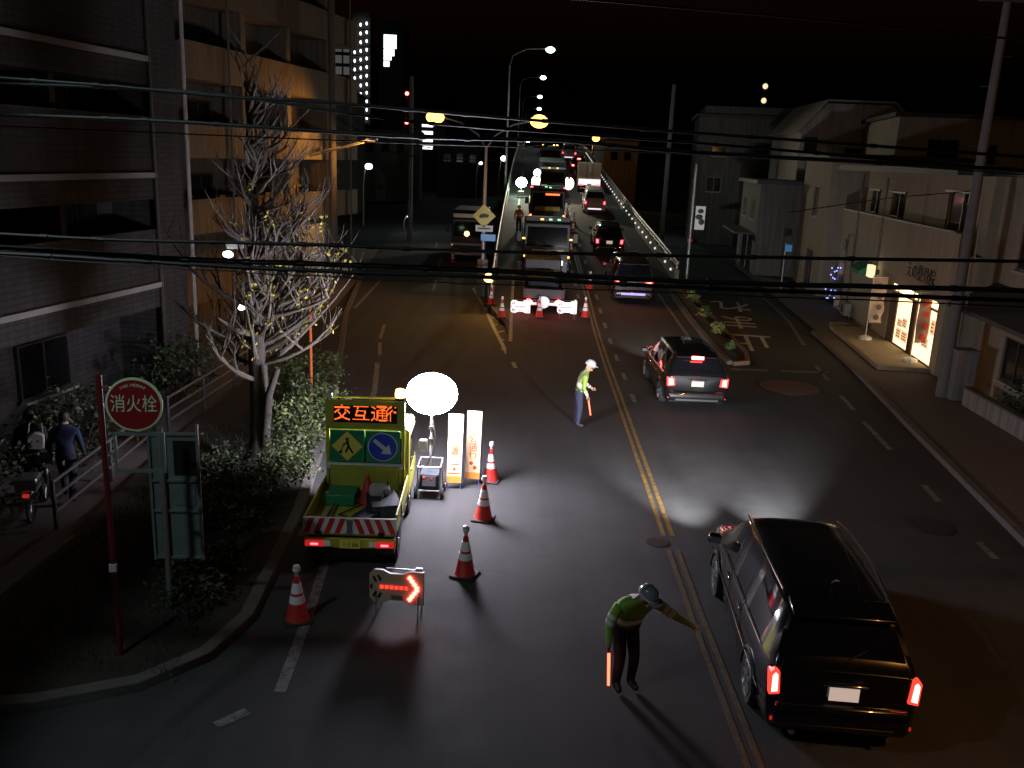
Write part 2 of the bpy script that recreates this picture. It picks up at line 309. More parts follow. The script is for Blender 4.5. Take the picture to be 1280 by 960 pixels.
# painted markings
mb = MB(); fine = [y for y in range(2, 30, 2)] + ys[1:]
mb2 = MB()
def cx(y): return 2.93+(max(0, y-12)*.0125 if y < 40 else .35)+bend(y)
for o in (-.08, .08):
    strip(mb, [(cx(y)+o, y) for y in [14.9]+[q for q in fine if 15 < q < 131]], .085, .009, dz=zr); strip(mb2, [(cx(y)+o, y) for y in (6, 8, 10, 12, 14.3)], .085, .009)
struct(mb.build('centre_line', M['yline'], smooth=False)); struct(mb2.build('faded_centre_line', M['yline2'], smooth=False))
mb = MB(); y = 24.
while y < 75:
    for o in ((.42,) if y < 36 else (-.42, .42)): strip(mb, [(cx(y)+o, y), (cx(y+.9)+o, y+.9)], .13, .01, dz=zr)
    y += 2.6
strip(mb, [(6.75, 27.5), (6.75, 33), (6.72, 40), (6.72, 54), (6.75+bend(70), 70), (6.75+bend(90), 90), (6.75+bend(118), 118)], .13, .0095, dz=zr)   # right edge of the deck
strip(mb, [(-.12, 31.5), (-.15, 36), (-.15, 44), (-.1, 60), (0, 80), (bend(110), 110)], .13, .0095, dz=zr)
struct(mb.build('lane_line', M['wline'], smooth=False))
mb = MB()
strip(mb, [(-3.3, 8.95), (-3.02, 9.25)], .15, .006); strip(mb, [(-2.74, 9.66), (-2.78, 10.6), (-2.84, 11.8), (-2.95, 13.2), (-3.3, 17.5), (-3.9, 24.2), (-4.35, 27.5)], .15, .006)
strip(mb, [(-4.45, 28.6), (-4.75, 30.6)], .12, .006); strip(mb, [(-4.85, 31.3), (-5.1, 34)], .12, .006)
for a, b in (((-6.9, 37.4), (-7.16, 46.9)), ((-4.1, 43.5), (-4.3, 47)), ((-4.7, 53), (-4.9, 57)), ((-5.9, 64), (-6.2, 68))): strip(mb, [a, b], .14, .006)
struct(mb.build('edge_line', M['wline'], smooth=False))
mb = MB()                                                 # hatched nose beside the ramp
strip(mb, [(.1, 27.6), (.0, 28.4)], .14, .006); strip(mb, [(-.15, 29.2), (-.7, 33.4), (-1.35, 38.8), (-2.2, 44.8)], .14, .006)
for k in range(7):
    y = 30.2+k*1.55; x0 = -.28-(y-29.2)*.128
    strip(mb, [(x0+.1, y), (min(x0+.55+k*.06, -.4), y+.3+.06*k)], .16, .0065)
struct(mb.build('hatched_marking', M['wline'], smooth=False))
mb = MB(); strip(mb, [(7.3, 28.7), (8.55, 28.75)], .3, .006); strip(mb, [(9.0, 28.75), (10.6, 28.8)], .3, .006)
struct(mb.build('stop_line', M['wline'], smooth=False))
mb = MB(); strip(mb, [(13.2, 49.2), (12.6, 42.5), (12.15, 38.6), (11.2, 33.4)], .15, .006)
y = 31
for a, b in (((10.5, 29.8), (10.2, 27.6)), ((9.95, 25.8), (9.75, 24.2)), ((9.6, 23), (9.35, 20.6)), ((9.1, 18.2), (8.98, 17.2)), ((8.8, 15.2), (8.75, 14.5)), ((8.6, 12.2), (8.55, 11))): strip(mb, [a, b], .14, .006)
struct(mb.build('side_road_line', M['wline'], smooth=False))
for ch, (x, y) in zip('止まれ', ((9.2, 33.8), (9.85, 38.2), (10.5, 42.6))):       # painted for drivers coming towards the bridge
    struct(text(ch, 2.1, M['wletter'], None, (x, y, .006), (0, 0, PI+R(-9)), name='road_lettering', ext=.001, scale=(.95, 1.75, 1)))
for (x, y, r_, m, lab) in ((8.64, 26.6, .95, 'manh', 'large rust red round utility cover beyond the stop line'), (2.74, 14.6, .2, 'iron', 'small dark round cover at the break in the yellow line'), (8.22, 15.9, .42, 'iron', 'dark iron manhole cover in the right side lane')):
    t = thing('manhole_cover', lab, 'manhole cover', (x, y, .001)); MB().lathe([(r_*1.1, 0), (r_*1.1, .004), (r_, .005)], n=32).build('rim', M['iron'], t)
    lb = MB().lathe([(r_*.96, .001), (r_*.96, .009)], n=32)
    for k in range(-3, 4): lb.box((k*r_*.24, 0, .009), (r_*.07, r_*1.5*math.sqrt(max(.05, 1-(k*.24)**2))*.8, .006))
    lb.build('lid', M[m], t, smooth=False)
# parapets
def parapet(name, label, xo, y0, y1, rail):
    t = thing(name, label, 'parapet', (0, 0, 0)); q = [y for y in ys if y0 < y < y1]; q = [y0]+q+[y1]
    w = MB(); vs = []
    for y in q:
        b = bend(y)+xo; z = zr(y)
        vs += [(b-.14, y, -.05), (b-.1, y, z+.62), (b+.1, y, z+.62), (b+.14, y, -.05)]
    n = len(q); w.add(vs, [(4*i+k, 4*i+(k+1) % 4, 4*i+4+(k+1) % 4, 4*i+4+k) for i in range(n-1) for k in range(4)]+[(0, 1, 2, 3), (4*n-1, 4*n-2, 4*n-3, 4*n-4)])
    w.build('wall', M['conc'], t, bev=.02)
    cp = MB()
    for a, b in zip(q, q[1:]): cp.tube([(bend(a)+xo, a, zr(a)+.98), (bend(b)+xo, b, zr(b)+.98)], .055, 8)
    if rail:
        for a, b in zip(q, q[1:]): cp.tube([(bend(a)+xo, a, zr(a)+.78), (bend(b)+xo, b, zr(b)+.78)], .04, 8)
    cp.build('handrail', M['galv'], t)
    y = y0+.2; k = 0
    while y < min(y1, 130) and k < 60:
        MB().box((bend(y)+xo, y, zr(y)+.81), (.1, .06, .38)).build('post', M['galv'], t); y += 2.; k += 1
    return t
pl_ = parapet('parapet', 'left concrete parapet with steel handrail climbing beside the work lane', -1.1, 38.5, 200, False)
pr_ = parapet('parapet', 'right concrete parapet with steel rails and white delineator studs', 8.0, 44.0, 250, True)
for k in range(40):
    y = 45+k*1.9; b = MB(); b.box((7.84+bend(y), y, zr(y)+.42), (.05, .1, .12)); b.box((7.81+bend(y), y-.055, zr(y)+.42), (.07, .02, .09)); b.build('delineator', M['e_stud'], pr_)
# flower strip at the end of the right parapet
kerb('median_kerb', [(7.42, 29.4), (7.35, 31), (7.35, 36), (7.35, 41), (7.4, 44)], .22, [.14, .17, .36, .72, 1.0], M['kerb'])
kerb('median_kerb', [(7.5, 29.3), (8.05, 29.5), (8.35, 31), (8.55, 36), (8.75, 41), (8.85, 46)], .16, [.14, .16, .18, .2, .24, .3], M['browncurb'])
mb = MB(); mb.poly([(7.45, 29.5, .1), (8.0, 29.7, .1), (8.3, 31.5, .14), (8.75, 44, .24), (7.45, 44, .9), (7.45, 36, .3)]); struct(mb.build('flower_bed', M['earth'], smooth=False))
# lamps outside the picture that light the near pavement and the wires (the photo shows their light)
def post_lamp(label, x, y, z, dx, m, power, col, angle=150, group=None, tgt=None, pole='galv', h=.2, name='street_lamp', spread=1.0):
    t = thing(name, label, 'street lamp', (x, y, 0), 0, group); d = 1 if dx > 0 else -1
    MB().tube([(0, 0, 0), (0, 0, z*.5), (0, 0, z-.9)], [.11, .085, .06], 12).build('post', M[pole], t)
    if dx: MB().tube([(0, 0, z-.95), (dx*.12, 0, z-.35), (dx*.45, 0, z-.02), (dx, 0, z+.1)], .035, 8).build('arm', M[pole], t)
    hd = MB().prism([(-.34, .02), (-.3, .16), (.25, .18), (.36, .06), (.36, .02)], 'y', -.15, .15, M=Matrix.Translation((dx, 0, z))); hd.build('lamp_head', M['galv'], t, bev=.03)
    MB().ell((dx, 0, z-.005), (.27, .13, .07), 16, 8).build('lens', M[m], t)
    if power: spot('street_lamp_light', (x+dx, y, z-.12), tgt or (x+dx, y, 0), power, col, angle, .35, .15)
    return t
SOD = (1, .42, .09); MER = (.78, 1, .86)
post_lamp('street lamp on a tall post right of the bridge', 10.6, 3.2, 9.2, -1.3, 'e_sod', 1250, SOD, 100, tgt=(12.5, 14, 0))
post_lamp('greenish street lamp left of the bridge', -8.4, 4.6, 9.8, 1.5, 'e_merc', 760, (.75, .92, 1), 66, tgt=(1.5, 10.6, .3))
# ---------------------------------------------------------------- buildings
def facade(t, L, D, H, m, openings, name='wall', depth=.16, back='dglass'):
    """front wall in the plane y=0 with real openings (x0,x1,z0,z1), returns wall; side, back and roof closed"""
    xs = sorted({0, L, *[v for o in openings for v in o[:2]]}); zs = sorted({0, H, *[v for o in openings for v in o[2:4]]})
    w = MB()
    for a, b in zip(xs, xs[1:]):
        run = None
        for c, d in zip(zs, zs[1:]):
            hole = any(o[0] <= (a+b)/2 <= o[1] and o[2] <= (c+d)/2 <= o[3] for o in openings)
            if hole:
                if run: w.bb((a, 0, run[0]), (b, depth, run[1])); run = None
            else: run = (run[0], d) if run else (c, d)
        if run: w.bb((a, 0, run[0]), (b, depth, run[1]))
    w.bb((0, depth, 0), (.16, D, H)); w.bb((L-.16, depth, 0), (L, D, H)); w.bb((.16, D-.16, 0), (L-.16, D, H))
    return w.build(name, m, t, smooth=False)
def window(t, x0, x1, z0, z1, depth=.1, glass='dglass', mull=1, curtain=False):
    f = MB(); e = .05
    f.bb((x0, depth-.04, z0), (x1, depth+.04, z0+e)); f.bb((x0, depth-.04, z1-e), (x1, depth+.04, z1)); f.bb((x0, depth-.04, z0+e), (x0+e, depth+.04, z1-e)); f.bb((x1-e, depth-.04, z0+e), (x1, depth+.04, z1-e))
    for k in range(mull):
        x = x0+(x1-x0)*(k+1)/(mull+1); f.bb((x-.025, depth-.03, z0+e), (x+.025, depth+.03, z1-e))
    fr = f.build('window', M['frame'], t, smooth=False)
    MB().bb((x0+e, depth, z0+e), (x1-e, depth+.012, z1-e)).build('pane', M[glass], fr, smooth=False)
    MB().bb((x0-.06, -.07 if depth < .5 else depth-.2, z0-.06), (x1+.06, depth-.045, z0-.002)).build('sill', M['ledge'], fr, smooth=False)
    if curtain: MB().bb((x0+e, depth+.03, z0+e), (x0+e+(x1-x0)*curtain, depth+.04, z1-e)).build('curtain', M['curtain'], fr, smooth=False)
def roof(t, L, D, H, m, over=.2, th=.22, z=0):
    return MB().bb((-over, -over, H+z), (L+over, D+over, H+z+th)).build('roof', m, t, smooth=False)
# left flats: long balcony bands with pale ledges
t = thing('apartment_building', 'brown tiled flats with long balcony bands and pale ledges along the left pavement', 'building', (-12.74, 4.9, 0), math.atan2(.982, .187))
LA = 19.9; base = 13.0                                    # local x of the picture's left edge
w = MB(); w.bb((0, 1.25, 0), (LA, 1.4, 18)); w.bb((0, 1.4, 0), (.2, 9, 18)); w.bb((LA-.2, 1.4, 0), (LA, 9, 18)); w.bb((.2, 8.8, 0), (LA-.2, 9, 18)); w.bb((18.3, .0, 0), (19.6, 1.25, 18)); w.build('wall', M['tile'], t, smooth=False)
roof(t, LA, 9, 18, M['roof'])
for k in range(6):
    z = 3.0+2.77*k
    b = MB(); b.bb((-.1, -.02, z-.6), (18.29, .14, z+1.42)); b.bb((-.1, .14, z-.6), (18.29, 1.24, z-.42)); pb = b.build('balcony', M['tile'], t, smooth=False)
    MB().bb((-.1, -.13, z-.06), (18.25, -.022, z+.07)).build('ledge', M['ledge'], pb, smooth=False)
    for x in (2.2, 5.4, 8.6, 11.8, 15.0): MB().bb((x-.09, .15, z+1.42), (x+.09, 1.24, z+2.16)).build('divider', M['tile'], pb, smooth=False)
    for i, x in enumerate((.5, 3.7, 6.9, 10.1, 13.3, 16.0)): window(t, x, x+1.6, z+.7, z+2.1, 1.18, curtain=(.35 if (i+k) % 3 == 0 else 0))
for i, x in enumerate((1, 4.5, 8, 11.2, 14.4)): window(t, x, x+1.7, .7, 2.0, 1.18)
MB().tube([(19.75, -.1, .2), (19.75, -.1, 17.8)], .055, 8).build('drainpipe', M['ledge'], t)
MB().tube([(18.2, -.1, .2), (18.2, -.1, 17.8)], .045, 8).build('drainpipe', M['frame'], t)
# second flats, lit orange
t = thing('apartment_building', 'tan flats with plain balcony parapets lit orange behind the utility pole', 'building', (-12.35, 33.6, 0), math.atan2(16, 3.4))
L2 = 16.3
w = MB(); w.bb((0, 1.5, 0), (L2, 1.65, 17)); w.bb((0, 1.65, 0), (.2, 10, 17)); w.bb((L2-.2, 1.65, 0), (L2, 10, 17)); w.bb((.2, 9.8, 0), (L2-.2, 10, 17)); w.build('wall', M['tile2'], t, smooth=False)
roof(t, L2, 10, 17, M['roof'])
for k in range(5):
    z = 3.2+2.85*k; b = MB(); b.bb((0, 0, z), (L2, .14, z+1.25)); b.bb((0, .14, z), (L2, 1.49, z+.16)); b.bb((0, .14, z+.16), (.14, 1.49, z+1.25)); b.bb((L2-.14, .14, z+.16), (L2, 1.49, z+1.25))
    pb = b.build('balcony', M['tile2'], t, smooth=False); MB().bb((-.03, -.04, z+1.252), (L2+.03, .18, z+1.31)).build('coping', M['tile2'], pb, smooth=False)
    for x in (2.2, 5.2, 9.6, 13.8): window(t, x, x+1.8, z+.25, z+2.2, 1.44, curtain=.4)
    for x in (4.4, 8.4, 12.7): MB().bb((x, .15, z+1.312), (x+.4, 1.49, z+2.84)).build('pier', M['tile2'], pb, smooth=False)
MB().bb((8.9, -.06, .4), (12.0, .1, 2.95)).build('roller_shutter', M['white'], t, smooth=False)
for x in (3.0, 15.2): MB().tube([(x, -.08, .2), (x, -.08, 16.8)], .05, 8).build('drainpipe', M['tile2'], t)
spot('balcony_lamp_light', (-7.2, 43.6, 6.9), (-10.5, 42.5, 6.2), 620, SOD, 128, .6, .12)
t = thing('lamp_bracket', 'long orange lit lamp bracket reaching out in front of the tan balconies', 'lamp bracket', (-9.3, 44.9, 6.5))
MB().tube([(-.9, -1.2, -.15), (.5, -.6, .2), (1.9, -1.1, .62)], .05, 8).tube([(-.9, -1.2, -.3), (1.7, -1.15, .45)], .035, 8).build('arm', M['galv'], t)
MB().prism([(-.3, 0), (-.2, .14), (.3, .12), (.3, 0)], 'y', -.12, .12, M=Matrix.Translation((2.05, -1.1, .55))).build('lamp_head', M['galv'], t, bev=.02)
MB().ell((2.05, -1.1, .53), (.2, .1, .05), 12, 6).build('lens', M['e_beam'], t)
# shop building on the right
t = thing('shop_building', 'cream two storey shop building with dark lettering and a bright open doorway', 'shop', (15.6, 43, 0), math.atan2(-15.5, -1.7))
LS = 14.5
facade(t, LS, 9, 3.9, M['cream'], [(8.7, 13.9, .18, 2.45), (-.01+.3, 1.3, .2, 2.3)])
up = MB(); op2 = [(2.0-1.2, 2.2, 4.75, 5.75), (3.9, 5.9, 4.75, 5.75), (10.6, 13.4, 4.6, 6.0)]
xs = sorted({0, LS, *[v for o in op2 for v in o[:2]]}); 
for a, b in zip(xs, xs[1:]):
    h = [o for o in op2 if o[0] <= (a+b)/2 <= o[1]]
    if h: up.bb((a, .9, 3.9), (b, 1.05, h[0][2])); up.bb((a, .9, h[0][3]), (b, 1.05, 6.6))
    else: up.bb((a, .9, 3.9), (b, 1.05, 6.6))
up.bb((0, 1.05, 3.9), (.15, 9, 6.6)); up.bb((LS-.15, 1.05, 3.9), (LS, 9, 6.6)); up.build('upper_wall', M['cream'], t, smooth=False)
MB().bb((-.05, -.03, 3.9), (LS+.05, .12, 4.78)).bb((-.05, .12, 3.9), (LS+.05, .89, 4.05)).build('balcony', M['cream'], t, smooth=False)
MB().bb((-.08, -.06, 4.782), (LS+.08, .15, 4.84)).build('coping', M['frame'], t, smooth=False)
roof(t, LS, 9, 6.6, M['roof'], .45)
for o in op2:
    f = MB()
    for x in (o[0]+.03, (o[0]+o[1])/2, o[1]-.03): f.bb((x-.03, .93, o[2]), (x+.03, 1.0, o[3]))
    f.bb((o[0]+.061, .93, o[2]), ((o[0]+o[1])/2-.031, .99, o[2]+.06)); fr = f.build('window', M['frame'], t, smooth=False)
    MB().bb((o[0]+.06, 1.005, o[2]), (o[1]-.06, 1.02, o[3])).build('pane', M['dglass'], fr, smooth=False)
    MB().bb((o[0]-.1, .8, o[3]), (o[1]+.1, .895, o[3]+.08)).build('hood', M['frame'], fr, smooth=False)
for x in (2.6, 6.4): MB().tube([(x, -.05, .1), (x, -.05, 6.4)], .04, 8).build('drainpipe', M['frame'], t)
text('えの整骨院', .62, M['black'], t, (11.7, -.012, 3.12), name='shop_lettering', ext=.01)
MB().bb((4.0, -.5, 2.35), (5.7, -.002, 2.5)).prism([(-.5, 2.5), (-.002, 2.5), (-.002, 2.85)], 'x', 4.0, 5.7).build('awning', M['signgreen'], t, smooth=False)
lb = MB().bb((6.45, -.42, 2.38), (6.95, -.2, 2.88)).build('light_box', M['e_lbox'], t, bev=.02); MB().bb((6.6, -.199, 2.5), (6.8, -.001, 2.7)).build('bracket', M['frame'], lb, smooth=False)
MB().box((.9, -.04, 3.2), (.4, .03, .4), ry=PI/4).build('wall_emblem', M['frame'], t)
# shop front: frames, glass doors, lit room with notices
fr = MB()
for x in (8.74, 9.5, 11.3, 11.75, 13.86): fr.bb((x-.045, .03, .18), (x+.045, .12, 2.45))
for a, b in ((8.785, 9.455), (9.545, 11.255), (11.345, 11.705), (11.795, 13.815)): fr.bb((a, .03, 2.1), (b, .12, 2.16)); fr.bb((a, .03, .18), (b, .12, .26))
sf = fr.build('shop_front', M['wood'], t, smooth=False)
MB().bb((8.785, .03, .261), (9.455, .1, 2.099)).build('door_leaf', M['wood'], sf, smooth=False)
MB().bb((9.1, 3.0, .18), (13.8, 3.1, 2.45)).build('lit_room', M['e_shopw'], t, smooth=False)
for a, b in ((9.545, 11.255), (11.795, 13.815)): MB().bb((a, .075, .261), (b, .085, 2.099)).build('glazed_door', M['e_shopw'], sf, smooth=False)
MB().bb((8.75, .05, 2.2), (13.85, .1, 2.42)).build('transom_light', M['e_shop'], sf, smooth=False)
MB().bb((9.2, .8, 2.3), (13.7, 2.8, 2.36)).build('ceiling_light', M['e_shop'], t, smooth=False)
MB().bb((8.6, .17, .1), (14.0, 3.2, .16)).build('shop_floor', M['beige'], t, smooth=False)
MB().bb((11.345, .06, .261), (11.705, .1, 2.099)).build('door_leaf', M['wood'], sf, smooth=False)
for i, (x, z, w_, h_) in enumerate(((9.8, .5, .55, .4), (10.45, .5, .65, .4), (9.8, .95, .55, .3), (10.4, 1.0, .5, .36), (12.0, .75, .5, .34), (12.7, .75, .6, .34), (12.0, 1.2, .5, .3), (12.7, 1.25, .55, .3), (13.35, 1.3, .35, .5), (12.2, 1.7, .9, .16))):
    c = MB(); c.bb((x, .05, z), (x+w_, .07, z+h_)); p = c.build('notice', M['e_note'], sf, smooth=False)
    c = MB()
    for k in range(3): c.bb((x+.05, .042, z+h_*(.2+.25*k)), (x+w_-.06-.05*(k % 2), .049, z+h_*(.28+.25*k)))
    c.build('printed_line', M['redink' if i % 2 else 'wood'], p, smooth=False)
MB().prism([(6.4, -1.6), (14.1, -1.7), (14.1, -.03), (6.4, -.03)], 'z', .0, .24).build('entrance_step', M['beige'], t, bev=.02)
e_in = bpy.data.lights.new('shop_ceiling_light', 'AREA'); e_in.energy = 55; e_in.color = (1, .76, .42); e_in.size = 3; e_in.size_y = 1.2; e_in.shape = 'RECTANGLE'
eo = bpy.data.objects.new('shop_ceiling_light', e_in); C.objects.link(eo); eo.parent = t; eo.location = (11.6, 1.6, 2.28); eo.rotation_euler = (R(38), 0, 0)
# xmas bulbs in the dark bay left of the wall emblem
x = thing('light_string', 'tangle of tiny blue bulbs hanging on the cream wall', 'fairy lights', (15.35, 42.6, 0)); q = MB()
pts = []
for k in range(26): pts.append((random.uniform(-.32, .3), random.uniform(-.5, .3), random.uniform(.5, 2.1)))
pts.sort(key=lambda p: p[2]); MB().tube(pts, .008, 5).build('wire', M['black'], x)
for p in pts: q.ell(p, (.035, .035, .035), 6, 4)
q.build('bulb', M['e_xmas'], x)
def aircon(par, x, y, z, rz=0):
    a = MB().box((x, y, z), (.78, .28, .56), rz=rz).build('air_conditioner', M['white_w'], par, bev=.02); q = MB().lathe([(.2, -.006), (.2, .006)], (x-.12, y-.142, z), 20, M=Matrix.Rotation(PI/2, 4, 'X')); q.build('fan_grille', M['black'], a)
    MB().tube([(x+.42, y, z-.1), (x+.5, y+.05, z-.1), (x+.5, y+.08, z-1.2)], .03, 6).build('hose', M['white_w'], a)
for x_, z_ in ((7.3, 4.4), (9.7, 4.4)): aircon(t, x_, .5, z_)
aircon(t, 3.2, -.2, .5); MB().bb((.4, -.2, 1.0), (1.2, -.002, 1.7)).build('meter_box', M['frame'], t, bev=.02); MB().tube([(1.4, -.04, .3), (1.4, -.04, 3.7), (3.0, -.04, 3.75)], .02, 6).build('conduit', M['frame'], t)
# more houses on the right
def house(name, label, loc, rz, L, D, H, m, wins, roofm='roof', cat='house', over=.3):
    t = thing(name, label, cat, loc, rz); facade(t, L, D, H, m, [w_[:4] for w_ in wins])
    for w_ in wins: window(t, *w_[:4], mull=1)
    roof(t, L, D, H, M[roofm], over); return t
AR = math.atan2(-15.5, -1.7)
h = house('narrow_house', 'narrow beige house with one tall upper window left of the shop', (16.6, 53.0, 0), AR, 6.6, 7, 7.2, M['beige'], [(2.9, 4.3, 4.1, 5.7), (2.6, 4.6, .3, 2.3)])
h = house('dark_block', 'dark grey three storey block behind the right parapet', (14.6, 76, 0), R(-8), 9.5, 9, 10.4, M['grey_w'], [(1.0, 2.2, 4.4, 5.6), (4.6, 5.9, 4.4, 6.2), (7.2, 8.6, 4.4, 6.2), (1.2, 2.4, 7.3, 8.4), (4.6, 5.8, 7.3, 8.4)], cat='building')
MB().bb((.4, .4, 10.63), (9, 8.5, 11.3)).build('parapet_wall', M['grey_w'], h, smooth=False)
h = house('low_house', 'low dark house with a canopy between the grey block and the narrow house', (15.4, 62.5, 0), AR, 8, 7, 5.6, M['grey_w'], [(1.2, 2.6, 3.4, 4.6), (4.8, 6.4, 3.4, 4.6), (1.0, 6.8, .1, 2.3)])
MB().bb((.6, -1.2, 2.5), (7.2, -.01, 2.62)).build('canopy', M['roof'], h, smooth=False)
# gambrel house behind
t = thing('gambrel_house', 'pale house with a bent gable roof rising behind the shop', 'house', (18.2, 60, 0), R(-4))
gp = [(0, 0), (7.6, 0), (7.6, 9.0), (5.6, 10.75), (1.5, 10.75), (0, 9.0)]
w = MB(); w.prism(gp, 'y', 0, 9); w.build('wall', M['white_w'], t, smooth=False)
r_ = MB()
for a, b in (((-.2, 8.85), (1.45, 10.86)), ((1.45, 10.86), (5.65, 10.86)), ((5.65, 10.86), (7.8, 8.85))):
    d = Vector((b[0]-a[0], b[1]-a[1])); n = Vector((-d.y, d.x)).normalized()*.12
    r_.prism([a, b, (b[0]+n.x, b[1]+n.y), (a[0]+n.x, a[1]+n.y)], 'y', -.25, 9.2)
r_.build('roof', M['white_w'], t, smooth=False)
for (x0, x1, z0, z1) in ((.25, 1.1, 7.6, 8.6), (2.9, 4.2, 7.2, 8.0), (5.2, 6.4, 7.2, 8.0)):
    f = MB().bb((x0, -.05, z0), (x1, -.002, z1)).build('window', M['frame'], t, smooth=False); MB().bb((x0+.06, -.058, z0+.06), (x1-.06, -.051, z1-.06)).build('pane', M['dglass'], f, smooth=False)
t2 = house('flat_house', 'long pale flat roofed house behind the shop at the right edge', (20.2, 49.5, 0), R(-10), 13, 9, 9.5, M['white_w'], [(1.6, 3.2, 7.2, 8.4), (4.4, 5.1, 7.2, 8.2), (7.0, 9.2, 7.2, 8.6), (1.6, 3.4, 4.2, 5.4), (7.0, 9.2, 4.2, 5.6)])
t = house('corner_house', 'dark brown house with a sloping carport roof at the right edge', (14.6, 27.3, 0), AR, 10.5, 9, 6.6, M['beige'], [(1.6, 3.0, 4.0, 5.3), (5.0, 7.0, 3.6, 5.3), (1.8, 3.4, .8, 2.1)])
MB().prism([(-1.3, 2.7), (-.01, 3.35), (-.01, 3.5), (-1.3, 2.82)], 'x', .6, 9.5).build('carport_roof', M['roof'], t, smooth=False)
for x in (.9, 9.2): MB().tube([(x, -1.15, .1), (x, -1.15, 2.68)], .045, 8).build('carport_post', M['frame'], t)
t = thing('gate_pillar', 'concrete gate pillar at the foot of the right utility pole', 'pillar', (13.35, 25.6, .1)); MB().bb((-.3, -.25, 0), (.3, .25, 1.45)).build('shaft', M['conc'], t, bev=.02); MB().bb((-.34, -.29, 1.452), (.34, .29, 1.53)).build('cap', M['conc'], t, bev=.01)
t = thing('garden_wall', 'low concrete garden wall under dark shrubs at the right edge', 'wall', (13.25, 24.9, .1), math.atan2(-1, -.03)); MB().bb((0, -.1, 0), (14, .1, .5)).build('wall', M['conc'], t, bev=.02); MB().bb((-.02, -.13, .502), (14.02, .13, .56)).build('coping', M['kerb'], t, bev=.01)
# far towers and lit windows
t = thing('residential_tower', 'tall dark tower with columns of small white stair lamps', 'tower', (-46.5, 226, 0), R(6))
MB().bb((0, 0, 0), (4.2, 14, 34)).build('wing', M['grey_w'], t, smooth=False); MB().bb((4.3, 2.5, 0), (8.6, 14, 39)).build('stair_core', M['grey_w'], t, smooth=False)
for i in range(12):
    z = 13.6+i*2.0
    MB().bb((4.3, 1.1, z-.9), (8.6, 2.48, z-.65)).build('landing', M['conc'], t, smooth=False)
    for k in range(3): MB().ell((4.9+k*1.45, 1.25, z+.35*k), (.24, .15, .42), 8, 6).build('stair_lamp', M['e_stair'], t)
for i in range(3):
    for k in range(2): MB().bb((.4+k*1.9, -.05, 24.2+i*2.6), (1.9+k*1.9, -.01, 26.0+i*2.6)).build('window', M['e_dim'], t, smooth=False)
t = thing('office_tower', 'tall dark tower with a stepped block of bright white windows', 'tower', (-36.2, 230, 0), R(3))
MB().bb((0, 0, 0), (6.2, 16, 37)).build('wall', M['hull'], t, smooth=False)
MB().bb((.3, .3, 37.0), (5.9, 15, 37.6)).build('roof', M['roof'], t, smooth=False)
for (x0, x1, z0, z1) in ((1.2, 4.3, 31.0, 34.2), (1.2, 3.8, 29.3, 30.8), (1.2, 3.1, 28.3, 29.2), (1.2, 2.6, 26.8, 28.1)): MB().bb((x0, -.12, z0), (x1, -.01, z1)).build('window', M['e_win'], t, smooth=False)
t = thing('office_block', 'distant dark block with four stacked strips of lit windows', 'building', (-19.5, 160, 0), R(4))
MB().bb((0, 0, 0), (6, 10, 14)).build('wall', M['hull'], t, smooth=False)
for i in range(4): MB().bb((1.9, -.1, 7.2+i*1.25), (3.8, -.01, 7.75+i*1.25)).build('window', M['e_win'], t, smooth=False)
for i, (x, y, w_, d_, h_, lab) in enumerate(((-26, 92, 9, 10, 12, 'dark low block beyond the left side road'), (-21.5, 120, 8, 10, 9, 'dark block left of the flyover lamp column'), (-13, 140, 7, 10, 8, 'low dark block beside the distant flyover'), (11.9, 132, 5, 10, 9.3, 'far block at the top of the right parapet with an orange lit wall'), (30, 100, 12, 10, 9.5, 'dark flat block behind the grey three storey block'))):
    t = thing('far_block', lab, 'building', (x, y, 0), R(4)); MB().bb((0, 0, 0), (w_, d_, h_)).build('wall', M['tile2' if i == 3 else 'grey_w'], t, smooth=False)
    MB().bb((-.2, -.2, h_+.002), (w_+.2, d_+.2, h_+.3)).build('roof', M['roof'], t, smooth=False)
    for k in range(3): MB().bb((1+k*2, -.05, h_-2.6), (2+k*2, -.002, h_-1.4)).build('window', M['dglass'], t, smooth=False)
def mast(name, label, px, py1, Y, pys, m, s):
    b = at(px, py1, Y); t = thing(name, label, 'mast', (b.x, Y, 0)); q = MB(); hh = b.z
    for sx, sy in ((-1, -1), (1, -1), (1, 1), (-1, 1)): q.tube([(sx*.9, sy*.9, 0), (sx*.15, sy*.15, hh)], .07, 5)
    for k in range(8): f = .9-.75*k/8; z = hh*k/8; q.box((0, -f, z), (2*f, .06, .06)); q.box((0, f, z), (2*f, .06, .06))
    q.build('lattice', M['roof'], t)
    for y_ in pys: MB().ell((0, -.3, at(px, y_, Y).z-0), (s, s, s), 10, 8).build('beacon', M[m], t)
mast('radio_mast', 'far lattice mast with two small red aircraft beacons', 509, 112, 200, (117, 153), 'e_redb', .38)
mast('radio_mast', 'far lattice mast topped by a warm white beacon above the right roofs', 957, 100, 190, (108, 126), 'e_lbox', .55)
m_ = bpy.data.objects[-1] if False else None
